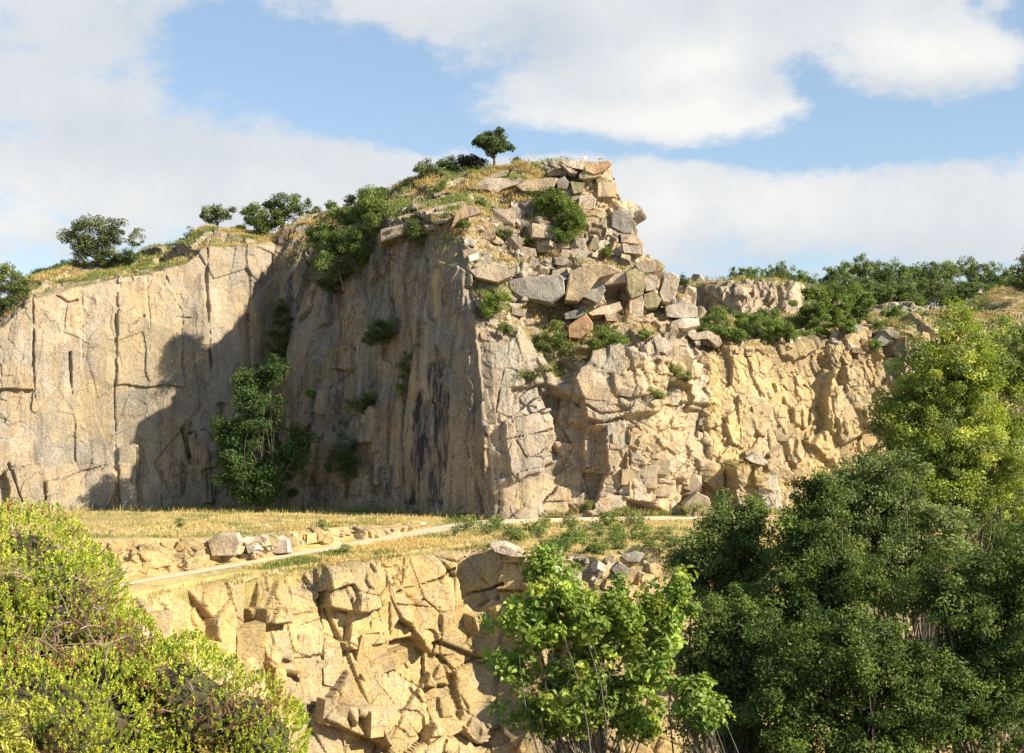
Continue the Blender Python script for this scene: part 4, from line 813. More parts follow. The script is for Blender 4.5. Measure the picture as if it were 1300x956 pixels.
LINE = [(895, 350, 34), (918, 346, 40), (942, 338, 34), (963, 336, 34), (985, 336, 36), (1006, 336, 38), (1030, 341, 38), (1056, 338, 34), (1078, 330, 46), (1104, 329, 46), (1134, 326, 50), (1165, 326, 52), (1190, 332, 44), (1216, 328, 48), (1244, 331, 48), (1270, 333, 44), (1296, 334, 42), (1330, 330, 46)]
ordn = ['first', 'second', 'third', 'fourth', 'fifth', 'sixth', 'seventh', 'eighth', 'ninth', 'tenth', 'eleventh', 'twelfth', 'thirteenth', 'fourteenth', 'fifteenth', 'sixteenth', 'seventeenth', 'eighteenth', 'nineteenth', 'twentieth']
for i, (px, yt, w_) in enumerate(LINE):
    Y = 262 + (i * 37) % 23
    far_tree((i * 3) % 5, px, yt, Y, w_ * 1.15, (CY - 394) / F * Y, 'green tree of the far skyline row, %s from its left end beside the headland' % ordn[i])
LOW = [(1090, 350, 40), (1118, 352, 40), (1148, 354, 38), (1180, 352, 44), (1206, 356, 38), (1232, 357, 34), (1262, 352, 36), (1290, 350, 34), (1122, 368, 34), (1158, 370, 34), (905, 356, 22), (928, 353, 22), (965, 352, 26), (1002, 352, 30), (1035, 358, 30), (1060, 356, 34)]
for i, (px, yt, w_) in enumerate(LOW):
    Y = 248 + (i * 29) % 9
    far_tree((i * 2 + 1) % 5, px, yt, Y, w_ * 1.2, (CY - 398) / F * Y, 'lower bushy tree standing in front of the far skyline row, part of its second rank', 'second rank of bushy trees before the skyline')
far_tree(0, 867, 344, 205, 17, (CY - 364) / F * 205, 'small pointed fir just right of the leaning white-topped boulder', None, True, 'fir_tree')
far_tree(0, 1303, 308, 226, 44, (CY - 376) / F * 226, 'dark pointed fir at the right edge of the picture on the grassy bank', None, True, 'fir_tree')

# ------------------------------------------------------------------ boulders: traced blocks with real thickness, and loose ones
import bmesh
from mathutils import noise as mnoise
def hull_shape(r, cut=3, jit=.16):
    pts = []
    for sx in (-1, 1):
        for sy in (-1, 1):
            for sz in (-1, 1):
                p = np.array([sx, sy, sz]) * .5 * (1 + r.normal(0, jit, 3)); pts.append(p)
    idx = r.permutation(8)[:cut]; out = [p for i, p in enumerate(pts) if i not in idx]
    for i in idx:
        p = pts[i]
        for ax in range(3):
            q = p.copy(); q[ax] -= np.sign(q[ax]) * r.uniform(.2, .55); out.append(q)
    bm = bmesh.new()
    for p in out: bm.verts.new(p)
    bmesh.ops.convex_hull(bm, input=bm.verts)
    bmesh.ops.dissolve_limit(bm, angle_limit=R(8), verts=bm.verts, edges=bm.edges)
    bmesh.ops.triangulate(bm, faces=bm.faces)
    for v in [v for v in bm.verts if not v.link_faces]: bm.verts.remove(v)
    bm.verts.index_update()
    V = np.array([v.co[:] for v in bm.verts]); Fc = np.array([[v.index for v in f.verts] for f in bm.faces]); bm.free()
    return V, Fc
_r = np.random.default_rng(3)
HULLS = [hull_shape(_r, int(_r.integers(1, 5))) for _ in range(48)]
def fractured(name, regions, mat, seed, host=None):
    """crisp-edged joint blocks standing out of the bedrock; regions: (poly, count, size range m, aspect xyz, sink)"""
    r = np.random.default_rng(seed); parts = []; tints = []; ats = []
    for poly, cnt, (s0, s1), asp, sink, rot in regions:
        p = np.array(poly, float); x0, y0 = p.min(0); x1, y1 = p.max(0)
        n = 0; tries = 0
        while n < cnt and tries < cnt * 6:
            tries += 1; qx, qy = r.uniform(x0, x1), r.uniform(y0, y1)
            if not inpoly(np.array([qx]), np.array([qy]), poly)[0]: continue
            q = surf(qx, qy, ix=True)
            if q is None: continue
            q, at_ = q; ats.append(None)
            n += 1; V, Fc = HULLS[r.integers(len(HULLS))]
            s_ = s0 * (s1 / s0) ** (r.random() ** 1.4) * np.array(asp) * r.uniform(.75, 1.3, 3)
            Rm = rotm(rot[0] + r.normal(0, 4), rot[1] + r.normal(0, 5), rot[2] + r.normal(0, 9)).T
            parts.append(((V * s_) @ Rm + q + np.array([0, sink * s_.mean(), 0]), Fc)); tints.append(np.full(len(V), r.uniform(.15, .85))); ats[-1] = np.tile(at_, (len(V), 1))
    V, Fc = join(parts)
    me = mesh_np(name, V, Fc, mat, {'tint': np.concatenate(tints), 'stain': np.concatenate(ats)[:, 1], 'ochre': np.concatenate(ats)[:, 0], 'brown': np.concatenate(ats)[:, 2], 'veg': np.zeros(len(V))})  # 'brown': blocks take over the painted shade of the face behind them
    o = link(name, me); tag(o, kind='structure'); return o
RUB = [(592, 305), (600, 262), (700, 240), (745, 225), (765, 215), (775, 262), (800, 300), (812, 330), (800, 345), (700, 350), (612, 352)]
fractured('bedrock_blocks_headland', [(RUB, 110, (.5, 1.8), (1.3, 1.2, .75), .30, (0, 6, 12)), ([(600, 345), (700, 352), (850, 380), (880, 400), (850, 430), (740, 440), (700, 400), (610, 400)], 46, (.6, 2.0), (1.5, 1.2, .6), .38, (0, 8, 12)),
        ([(730, 460), (850, 440), (900, 460), (905, 640), (800, 648), (775, 560)], 20, (.8, 2.4), (1.4, 1.0, .9), .46, (3, 8, 14)),
        ([(500, 250), (560, 232), (640, 220), (640, 250), (560, 290), (500, 300)], 26, (.8, 2.6), (1.9, 1.5, .4), .25, (0, -14, 20)), ([(410, 470), (490, 440), (500, 640), (380, 640)], 22, (.8, 2.6), (1.0, 1.0, 1.1), .42, (0, 6, -48))], MR['head'], 41)
fractured('bedrock_blocks_right', [([(890, 450), (1110, 430), (1110, 640), (900, 640)], 36, (.6, 2.2), (1.2, .9, 1.1), .46, (3, -20, 18)), ([(890, 405), (1130, 405), (1130, 448), (890, 450)], 120, (.3, 1.1), (1.2, 1.1, .7), .3, (0, 0, 20))], MR['right'], 43)
fractured('bedrock_blocks_pit', [([(190, 765), (480, 732), (480, 956), (190, 956)], 44, (.6, 2.2), (1.15, .9, 1.0), .46, (3, 8, 34)), ([(480, 740), (720, 722), (720, 956), (480, 956)], 14, (.9, 2.8), (1.8, .9, .8), .5, (3, -16, 34)), ([(640, 690), (840, 695), (840, 790), (640, 800)], 90, (.4, 1.7), (1.2, 1.0, .8), .3, (5, 12, 25))], MR['low'], 47)
_S.append(SURF['rocky_hill']); SA = np.concatenate([SA, ATTR['rocky_hill']]); SV = np.concatenate([s_[0] for s_ in _S]); SPX, SPY = topx(SV); _key = (SPX // 4).astype(int); _ord = np.argsort(_key); _ks = _key[_ord]
fractured('bedrock_blocks_hill', [([(865, 362), (1030, 362), (1035, 398), (865, 398)], 22, (.8, 2.4), (1.0, .9, 1.4), .44, (4, 6, 6))], MR['head'], 59)
fractured('bedrock_blocks_ledge', [([(100, 690), (290, 690), (290, 730), (180, 730)], 10, (.5, 1.5), (1.3, 1.0, .8), .42, (0, 0, 25)), ([(290, 680), (420, 668), (430, 682), (300, 704)], 34, (.3, 1.1), (1.2, 1.0, .8), .32, (0, 0, 45))], MR['low'], 53)
def rock_tinted(name, base, warm):
    return rock_mat(name, tuple(v * .8 for v in base), base, tuple(min(1, v * 1.2) for v in base), .25, lichen=.25, bump=.35, warm=warm, warm_amt=.3)
MB = {'grey': rock_tinted('boulder_grey', (.24, .23, .215), (.3, .25, .18)), 'pale': rock_tinted('boulder_pale', (.44, .38, .31), (.5, .4, .28)), 'white': rock_tinted('boulder_white', (.56, .50, .44), (.52, .42, .32)),
      'orange': rock_tinted('boulder_orange', (.42, .27, .16), (.46, .27, .13)), 'tan': rock_tinted('boulder_tan', (.36, .29, .205), (.42, .30, .18)), 'olive': rock_tinted('boulder_olive', (.30, .27, .17), (.36, .30, .16))}
def traced(label, poly, col, Y=None, depth=2.0, back=(0, -6), lean=0.0, group=None, name='boulder', cat='boulder'):
    """an angular boulder with the outline `poly` (front face), its own distance and a real thickness"""
    p = np.array(poly, float); c = p.mean(0)
    if Y is None: Y = on_rock(c[0], p[:, 1].max() - 2) - .35 * depth
    area = 0.5 * abs(np.dot(p[:, 0], np.roll(p[:, 1], 1)) - np.dot(p[:, 1], np.roll(p[:, 0], 1)))
    bm = bmesh.new(); rr = random.Random(int(c[0] * 31 + c[1]))
    dpm = F / Y
    ymin, ymax = p[:, 1].min(), p[:, 1].max()
    rings = []
    for t, sc_ in ((0.0, .95), (.05, 1.0), (.85, .98), (1.0, .85)):
        ring = []
        for q in p:
            f_ = (ymax - q[1]) / max(1, ymax - ymin)
            w = P3(c[0] + (q[0] - c[0]) * sc_, c[1] + (q[1] - c[1]) * sc_, Y)
            w = w + np.array([rr.uniform(-.06, .06), t * depth + lean * f_ + rr.uniform(-.08, .08), -back[1] * 0 + t * .15 * depth * (f_ - .5)])
            ring.append(bm.verts.new(w))
        rings.append(ring)
    n = len(p)
    bm.faces.new(rings[0]); bm.faces.new(rings[-1][::-1])
    for a, b in zip(rings[:-1], rings[1:]):
        for i in range(n): bm.faces.new((a[i], a[(i + 1) % n], b[(i + 1) % n], b[i]))
    bmesh.ops.recalc_face_normals(bm, faces=bm.faces)
    bmesh.ops.triangulate(bm, faces=bm.faces)
    bmesh.ops.subdivide_edges(bm, edges=[e for e in bm.edges if e.calc_length() > .7], cuts=2, use_grid_fill=True)
    bmesh.ops.triangulate(bm, faces=bm.faces)
    bmesh.ops.subdivide_edges(bm, edges=[e for e in bm.edges if e.calc_length() > .5], cuts=1, use_grid_fill=True)
    for v in bm.verts:
        v.co += mnoise.noise_vector(v.co * .5) * .13 + mnoise.noise_vector(v.co * 1.7) * .035
    org = P3(c[0], p[:, 1].max(), Y)
    for v in bm.verts: v.co -= Vector(org)
    me = bpy.data.meshes.new(name); bm.to_mesh(me); bm.free(); me.materials.append(MB[col])
    for k_ in ('tint', 'stain', 'ochre', 'veg'):
        at = me.attributes.new(k_, 'FLOAT', 'POINT'); at.data.foreach_set('value', np.full(len(me.vertices), rr.uniform(.35, .7) if k_ == 'tint' else 0, np.float32))
    o = link(name, me, loc=tuple(org)); tag(o, label, cat, group); return o
SUM = [
 ('dark red-brown beak-shaped block jutting right from the summit', [(741, 211), (758, 205), (773, 203), (777, 207), (767, 216), (755, 221), (744, 218)], 'orange', 164, 3),
 ('pale flat slab capping the summit left of the beak', [(712, 205), (735, 204), (766, 205), (752, 212), (744, 216), (728, 213), (718, 210)], 'pale', 165, 4),
 ('olive wedge block under the beak of the summit', [(734, 222), (745, 212), (752, 216), (763, 218), (762, 223), (742, 228), (736, 227)], 'olive', 164, 4),
 ('square orange block under the wedge at the summit edge', [(742, 229), (763, 224), (764, 246), (756, 249), (744, 242)], 'orange', 164.5, 4),
 ('low rounded tan slab on the turf left of the summit cap', [(694, 216), (702, 213), (718, 217), (720, 223), (696, 223)], 'tan', 166, 3),
 ('narrow tilted pale slab left of the olive wedge', [(712, 208), (720, 209), (733, 218), (731, 220), (724, 219)], 'pale', 165.4, 2),
 ('grey block below the tilted slab near the summit', [(706, 228), (716, 224), (724, 232), (719, 240), (708, 237)], 'grey', 164, 3),
 ('olive block with a shaded hollow beside the orange block', [(724, 230), (742, 232), (741, 243), (728, 246)], 'olive', 163.8, 2),
 ('long smooth tan slab dipping right under the summit turf', [(655, 236), (668, 228), (700, 225), (708, 226), (702, 238), (690, 243), (662, 242)], 'tan', 164, 5),
 ('long pale slab left of the dipping slab', [(598, 236), (612, 226), (640, 226), (668, 229), (660, 233), (640, 240), (632, 245)], 'pale', 164.5, 4),
 ('jointed pale block stepping down right of the leafy bush', [(734, 250), (745, 247), (757, 252), (755, 264), (747, 266), (734, 262)], 'pale', 162, 3),
 ('small grey block on the edge under the orange block', [(757, 251), (767, 250), (769, 261), (758, 262)], 'grey', 163, 3),
 ('big dark grey cube-like block on the right edge', [(777, 269), (789, 266), (803, 268), (804, 283), (802, 296), (791, 297), (778, 288)], 'grey', 159.5, 4),
 ('tan block left of the dark grey cube', [(760, 264), (774, 263), (776, 274), (768, 281), (761, 276)], 'tan', 160, 3),
 ('flat orange cap slab behind the dark grey cube', [(774, 264), (783, 262), (792, 264), (791, 268), (777, 269)], 'orange', 160.5, 3),
 ('upper of two squared pale blocks below the dark grey cube', [(787, 297), (811, 299), (811, 310), (788, 308)], 'pale', 159, 3.4),
 ('lower of two squared pale blocks below the dark grey cube', [(789, 310), (806, 311), (813, 313), (813, 322), (791, 321)], 'pale', 158.8, 3.4),
 ('leaning gabled block in the middle of the rubble', [(747, 313), (753, 300), (759, 301), (761, 314), (754, 317)], 'olive', None, 2),
 ('hollow brown block right of the leafy bushes', [(731, 262), (744, 266), (741, 275), (735, 273)], 'tan', None, 1.6),
 ('big orange tilted slab at the left side of the rubble', [(572, 292), (580, 268), (590, 261), (606, 263), (610, 270), (596, 274), (586, 278)], 'orange', None, 2.2),
 ('ochre slab edged by a pale quartz band on the left shoulder', [(606, 240), (618, 238), (636, 238), (638, 246), (630, 251), (608, 249)], 'orange', None, 3),
 ('squat tan boulder left of centre in the rubble', [(608, 289), (616, 285), (627, 287), (630, 300), (622, 304), (608, 301)], 'tan', None, 2.4),
 ('small squared block standing upright below the leafy bushes', [(677, 300), (686, 299), (689, 304), (688, 311), (679, 310)], 'pale', None, 1.6),
 ('chunky tan block in the lower middle of the rubble', [(658, 317), (662, 313), (680, 315), (681, 325), (674, 331), (661, 330)], 'tan', None, 2.2),
 ('dark overhanging block with a pale cap in the rubble', [(641, 266), (654, 262), (661, 264), (663, 278), (655, 282), (642, 281)], 'grey', None, 2.5),
 ('pale cap stone perched on the dark overhanging block', [(650, 256), (653, 253), (658, 258), (657, 262), (649, 261)], 'white', None, 1.2),
 ('flat pale stone right below the dark overhanging block', [(650, 279), (663, 278), (674, 284), (672, 289), (658, 284)], 'white', None, 1.8),
 ('small white-topped block at the left of the rubble', [(590, 304), (596, 301), (604, 304), (603, 311), (592, 310)], 'white', None, 1.6),
 ('layered tan block stacked on the headland corner', [(587, 318), (598, 315), (608, 318), (606, 335), (590, 336)], 'tan', 149, 3),
 ('broad smooth pale slab above the corner ledge', [(596, 344), (616, 335), (636, 336), (656, 341), (650, 350), (632, 358), (604, 352)], 'pale', 149.2, 4),
 ('long grey rock face under the dry turf ledge', [(645, 356), (660, 353), (708, 348), (716, 352), (718, 372), (700, 384), (664, 378), (648, 368)], 'grey', 151, 4),
 ('large tan slab slanting down left in the middle tier', [(724, 345), (740, 337), (775, 336), (790, 344), (762, 352), (744, 372), (734, 382), (716, 381), (720, 362)], 'tan', 150.5, 4),
 ('long pale slab lying across the middle tier', [(757, 352), (790, 345), (795, 348), (796, 358), (768, 362), (758, 356)], 'white', 149.3, 3.5),
 ('shaded grey slab under the long pale slab', [(740, 377), (752, 358), (760, 353), (768, 364), (766, 376), (758, 384)], 'grey', 149.8, 3),
 ('tall jointed olive block in the middle tier', [(795, 345), (806, 340), (814, 346), (818, 360), (816, 373), (802, 378), (796, 366)], 'olive', 149, 4),
 ('pale column block under the tall olive block', [(799, 379), (814, 374), (817, 385), (816, 402), (806, 407), (799, 402)], 'pale', 148.8, 4),
 ('round-topped yellow and white block right of the olive block', [(817, 352), (825, 347), (834, 349), (836, 358), (832, 368), (820, 370)], 'pale', 149.6, 4),
 ('jointed olive block under the round-topped block', [(817, 374), (832, 368), (841, 380), (836, 390), (822, 392), (816, 388)], 'olive', 149.4, 4),
 ('brown layered block high on the right edge of the middle tier', [(806, 336), (820, 331), (831, 332), (832, 344), (820, 347), (812, 346)], 'tan', 152, 4),
 ('leaning white-topped boulder against the sky at the right edge', [(837, 372), (842, 355), (841, 349), (852, 346), (861, 351), (863, 356), (858, 370), (850, 385), (842, 384)], 'pale', 150, 3),
 ('white crust block lying flat right of the leaning boulder', [(845, 389), (858, 386), (878, 384), (885, 389), (886, 403), (870, 404), (846, 402)], 'white', 150.2, 3.5),
 ('second flat pale block below the white crust block', [(852, 408), (868, 404), (886, 405), (889, 414), (870, 418), (854, 416)], 'white', 150, 3),
 ('pale wedge boulder at the junction with the right cliff', [(873, 425), (900, 420), (914, 427), (917, 436), (912, 440), (900, 430), (880, 431)], 'white', 151.5, 3),
 ('white rounded boulder above the broken front', [(831, 432), (846, 428), (854, 442), (846, 449), (834, 446)], 'white', 148.5, 3),
 ('red-orange slab on the ledge left of the rounded bush', [(722, 414), (745, 398), (752, 410), (752, 418), (736, 430), (722, 428)], 'orange', 148.8, 3),
 ('rounded lichen-grey boulder above the red-orange slab', [(716, 398), (738, 390), (744, 398), (732, 405), (718, 406)], 'grey', 149, 3),
 ('pale broken slab above the rounded bush', [(746, 398), (765, 388), (788, 384), (792, 392), (780, 398), (752, 401)], 'pale', 149, 3),
 ('dome-shaped tan rock at the end of the lower ledge', [(768, 400), (782, 396), (790, 402), (784, 408), (770, 408)], 'tan', 148.6, 2.5),
 ('orange-brown slab face on the left of the ledge step', [(660, 352), (668, 346), (680, 352), (676, 358), (662, 358)], 'orange', None, 1.5),
 ('grey-white flat boulder perched on the buttress', [(948, 582), (958, 575), (966, 578), (974, 587), (970, 590), (955, 587)], 'white', None, 2),
 ('pale pink leaning slab forming the buttress front', [(960, 597), (984, 593), (988, 615), (994, 655), (975, 655), (965, 625)], 'white', None, 3),
 ('rounded boulder at the cliff foot left of the buttress', [(868, 640), (886, 626), (900, 632), (906, 652), (872, 656)], 'tan', 147.5, 3),
 ('dark overhanging boulder at the top of the right cliff', [(1112, 432), (1122, 420), (1134, 424), (1130, 438), (1118, 440)], 'grey', None, 3),
 ('pale slab on top of the dark overhanging boulder', [(1122, 420), (1130, 416), (1142, 422), (1140, 430), (1130, 427)], 'pale', None, 2.5),
 ('white boulder near the low outcrop on the plateau', [(1102, 406), (1106, 400), (1112, 402), (1114, 408), (1108, 412)], 'white', 182, 1.6),
 ('pale twin-peaked boulder right of the white plateau boulder', [(1114, 404), (1120, 398), (1124, 401), (1132, 406), (1130, 410), (1116, 409)], 'white', 183, 1.6),
 ('tall tilted slab leaning on the low outcrop', [(1136, 390), (1150, 388), (1158, 404), (1157, 408), (1142, 408)], 'pale', 200, 1.6),
 ('small white stone on the grassy bank before the fir', [(1241, 372), (1245, 366), (1249, 371), (1248, 373)], 'white', 231, 1),
 ('white angular boulder beside the track, nearest the rock ledge', [(341, 691), (352, 683), (364, 686), (366, 702), (350, 703), (342, 699)], 'white', None, 2),
 ('pale block with a dark side right of the ledge slab', [(317, 686), (330, 680), (340, 682), (336, 692), (320, 696)], 'pale', None, 1.6),
 ('squared smooth slab in the rock ledge', [(263, 686), (278, 680), (300, 679), (305, 688), (298, 706), (268, 706)], 'tan', None, 2),
 ('flat overhanging slab at the lip of the pit wall', [(622, 693), (640, 692), (664, 700), (668, 708), (650, 707), (628, 700)], 'pale', None, 2.5),
 ('leaning angular block in the rubble above the oak', [(776, 722), (786, 714), (800, 724), (798, 732), (784, 734)], 'grey', None, 1.6),
 ('dark flat boulder above the oak crown', [(788, 706), (806, 700), (818, 704), (812, 714), (796, 714)], 'grey', None, 1.8)]
for lab, poly, col, Y, dep in SUM:
    if poly[0][1] < 222 and poly[0][0] > 710: Y = on_rock(740, 226, Y) - 2.6
    elif Y is not None and Y < 170 and poly[0][1] < 460 and 590 < poly[0][0] < 900:
        Ys = on_rock(np.mean([p[0] for p in poly]), max(p[1] for p in poly) - 2, Y)
        Y = min(max(Ys - .5 * dep, Y - 5), Y + 6)
    traced(lab, poly, col, Y, dep)
# loose stones, copies of a dozen shapes
stone_me = []
for k in range(12):
    V, Fc = HULLS[k * 3]; me = mesh_np('stone', V, Fc, [MB['pale'], MB['tan'], MB['white'], MB['grey']][k % 4], {'tint': np.full(len(V), .3 + .05 * k), 'stain': np.zeros(len(V)), 'ochre': np.zeros(len(V)), 'veg': np.zeros(len(V))}); stone_me.append(me)
def stones(poly, n, s0, s1, label, group, seed, Yf=None, cat='stone'):
    r = np.random.default_rng(seed); p = np.array(poly, float); k = 0
    for _ in range(n * 8):
        if k >= n: break
        qx, qy = r.uniform(p[:, 0].min(), p[:, 0].max()), r.uniform(p[:, 1].min(), p[:, 1].max())
        if not inpoly(np.array([qx]), np.array([qy]), poly)[0]: continue
        q = surf(qx, qy) if Yf is None else ground_pt(qx, qy)
        if q is None: continue
        o = link('stone', stone_me[r.integers(12)], loc=tuple(q + (0, -.1, .05))); s_ = s0 * (s1 / s0) ** (r.random() ** 1.6)
        o.scale = (s_ * r.uniform(.8, 1.5), s_, s_ * r.uniform(.5, .9)); o.rotation_euler = tuple(r.normal(0, .35, 3) + (0, 0, r.uniform(0, 6)))
        tag(o, label, cat, group); k += 1
_mk = (VM[:, 1] < 200); MPX, MPY = topx(VM)
def ground_pt(px, py):
    d = (MPX - px) ** 2 + ((MPY - py) * 2) ** 2; i = np.argmin(d); return VM[i] if d[i] < 30 else None
stones(RUB, 90, .35, 1.2, 'loose angular stone lying in the rubble of the headland slope', 'loose stones on the headland slope', 1)
stones([(900, 415), (1130, 412), (1130, 440), (900, 445)], 40, .3, 1.0, 'loose stone on the bare scree edge of the right plateau', 'loose stones on the right plateau edge', 2)
stones([(640, 690), (820, 690), (830, 730), (700, 740)], 34, .25, .9, 'loose stone in the rubble above the oak crown', 'loose stones above the oak', 3)
stones([(300, 690), (420, 676), (400, 690), (310, 712)], 22, .25, .8, 'loose pale stone fallen beside the track below the meadow', 'loose stones beside the track', 4)
stones([(100, 668), (600, 662), (560, 668), (120, 680)], 12, .2, .5, 'small pale stone lying in the dry meadow grass', 'small stones in the meadow', 5, Yf=1)
# ------------------------------------------------------------------ turf, weeds and low plants (uncountable: stuff)
def blades(P, h, w, cols, r, per=6, spreadr=.22, lean=.35):
    n = len(P) * per; C = np.repeat(P, per, 0) + r.normal(0, spreadr, (n, 3)) * (1, 1, .05); hh = np.repeat(h, per) * r.uniform(.5, 1.2, n)
    a = r.uniform(0, 6.283, n); t = np.stack([np.cos(a), np.sin(a), np.zeros(n)], 1); ln = rdir(n, r) * (1, 1, 0) * (hh * lean)[:, None]
    top = C + ln + np.array([0, 0, 1.0]) * hh[:, None]; mid = C + ln * .35 + np.array([0, 0, .5]) * hh[:, None]; ww = (w * r.uniform(.6, 1.3, n))[:, None]
    V = np.stack([C - t * ww / 2, mid - t * ww * .4, top, mid + t * ww * .4, ], 1).reshape(-1, 3)
    V[0::4] = C - t * ww * .1
    return V, np.arange(4 * n).reshape(n, 4), np.repeat(np.repeat(cols, per, 0) * r.normal(1, .15, (n, 1)).clip(.6, 1.5), 4, 0).clip(0, 1)
def grass_obj(name, P, h, w, cols, seed, per=6, **kw):
    r = np.random.default_rng(seed); V, Fc, c = blades(P, h, w, cols, r, per, **kw)
    o = link(name, mesh_np(name, V, Fc, M_GRASS, {'col': c})); tag(o, kind='stuff'); return o
STRAW = np.array([(.62, .47, .19), (.70, .53, .26), (.52, .40, .14)]); GREEN = np.array([(.19, .24, .055), (.27, .29, .08), (.15, .20, .05)])
r = np.random.default_rng(11)
# meadow: dry straw in front, long and green against the rock
fr = (MPX > -60) & (MPX < 1100); ids = np.where(fr & (VM[:, 1] > 109) & (VM[:, 1] < 176))[0]
X0, X1 = VM[ids, 0].min(), VM[ids, 0].max()
from mathutils.kdtree import KDTree
def nearest_z(P):
    kd = KDTree(len(ids)); 
    for q, i in enumerate(ids): kd.insert((VM[i, 0], VM[i, 1], 0), q)
    kd.balance(); out = np.empty(len(P))
    for k, p in enumerate(P): out[k] = VM[ids[kd.find((p[0], p[1], 0))[1]], 2]
    return out
sel = ids[r.integers(0, len(ids), 34000)]; P = VM[sel] + r.normal(0, .3, (len(sel), 3)) * (1, 1, 0)
ppx, ppy = topx(P); rc = np.stack([np.interp(ppx, pxl, ZR[:, k]) for k in range(3)], 1)
onroad = np.abs(P[:, 1] - rc[:, 1]) < HW(ppx) + .3
ledge = np.interp(ppx, wpx, WTt[:, 1], right=200); ledgeb = np.interp(ppx, wpx, WBb[:, 1], right=0)
bad = onroad | ((ppx < 545) & (P[:, 1] < ledge + .8) & (P[:, 1] > ledgeb - .6))
cover_ = fbm(P, .22, 4, 31); near = P[:, 1]
keep = ~bad & (r.random(len(P)) < np.clip(.25 + 2.2 * (cover_ - .40), .08, 1))
P = P[keep]; cover_ = cover_[keep]; ppx = ppx[keep]
arr_y = np.interp(ppx, [0, 105, 300, 560, 625, 760, 1100], [157, 160, 158, 146, 141, 144, 148])
tall = sstep(P[:, 1], arr_y - 3, arr_y + 2)
g = (fbm(P, .35, 4, 32) > .56) | (r.random(len(P)) < tall * .7)
col = np.where(g[:, None], GREEN[r.integers(0, 3, len(P))] * 1.0, STRAW[r.integers(0, 3, len(P))])
grass_obj('meadow_grass', P, .20 + .18 * r.random(len(P)) + tall * .55, .07, col, 12, 5, spreadr=.3)
# yellow flower heads in the strip of long grass
# turf on the tops and ledges
Pn, hn, cn = [], [], []
for nm, cnt, Ymax, hh in (('cliff_left', 7000, 188, .45), ('cliff_headland', 20000, 184, .42), ('cliff_right', 7000, 205, .4), ('rocky_hill', 900, 225, .6), ('rock_ledge', 900, 300, .35), ('pit_wall', 1800, 300, .35), ('grassy_bank', 1500, 250, .6)):
    V2, n2, vg, _, _ = SURF[nm]; qx, qy = topx(V2)
    w = np.clip(vg - .2, 0, 1) * (n2[:, 2] > .3) * (V2[:, 1] < Ymax) * (qx > -60) * (qx < 1360); w *= sstep(fbm(V2, .5, 4, 61), .40, .55)
    w = w * ~((qx > 736) & (qy < 330)) if nm == 'cliff_headland' else w; w = w.astype(float); i = r.choice(len(V2), min(cnt, int((w > 0).sum())), p=w / w.sum()); Q = V2[i]
    g = (fbm(Q, .3, 4, 62) > (.52 if nm != 'cliff_left' else .47)); Pn.append(Q); hn.append(hh * r.uniform(.5, 1.2, len(Q)))
    cn.append(np.where(g[:, None], GREEN[r.integers(0, 3, len(Q))] * 1.05, (STRAW * (.80, .78, .72))[r.integers(0, 3, len(Q))]))
grass_obj('dry_turf', np.concatenate(Pn), np.concatenate(hn), .08, np.concatenate(cn), 13, 6, spreadr=.3)

# low leafy plants along the edge of the track: three kinds, copied
def small_proto(seed, cols, n=420, leaf=.17, rad=.75, h=1.1):
    rr = np.random.default_rng(seed)
    return grow(np.zeros(3), [(np.array([0, 0, h * .5]), np.array([rad, rad, h * .5]))], rr, 22, .3, n, leaf, cols, trunk_r=.03, multi=5, nlimb=14, up=.8)
SP = [small_proto(200, [(.16, .22, .045), (.22, .27, .07)]), small_proto(201, [(.13, .19, .05), (.19, .23, .08)], 360), small_proto(202, [(.2, .22, .07), (.13, .16, .05)], 300)]
sproto = {}
def low_plant(k, loc, rz, sc, label, group):
    if k not in sproto: sproto[k] = plant('low_shrub', label, 'shrub', group, loc, SP[k][0], SP[k][1], ('foliage', 'stem')); sproto[k].scale = (sc,) * 3; return
    copy_thing(sproto[k], loc, rz, sc, label, group)
r = np.random.default_rng(19)
cnt = 0
for _ in range(900):
    if cnt >= 64: break
    px, py = r.uniform(585, 860), r.uniform(662, 706)
    if px < 640 and py > 690 - (640 - px) * .2: continue
    q = ground_pt(px, py)
    if q is None or abs(q[1] - np.interp(px, pxl, ZR[:, 1])) < 3: continue
    low_plant(int(r.integers(0, 3)), tuple(q + (0, 0, -.1)), r.uniform(0, 6), r.uniform(.55, 1.35), 'knee-high bright green shrub in the band between the track and the pit edge', 'low shrubs between the track and the pit edge'); cnt += 1
for px, py, lab in [(407, 672, 'small lone green shrub on the meadow rock above the track'), (578, 680, 'small lone shrub right below the track at its bend'), (437, 704, 'small lone weed at the pit edge in the middle'), (258, 738, 'ragged upright shrub at the left pit edge'), (228, 670, 'tiny lone green weed in the dry meadow')]:
    q = ground_pt(px, py)
    if q is not None: low_plant(1, tuple(q), 1.0, 1.5 if px == 258 else .8, lab, None)

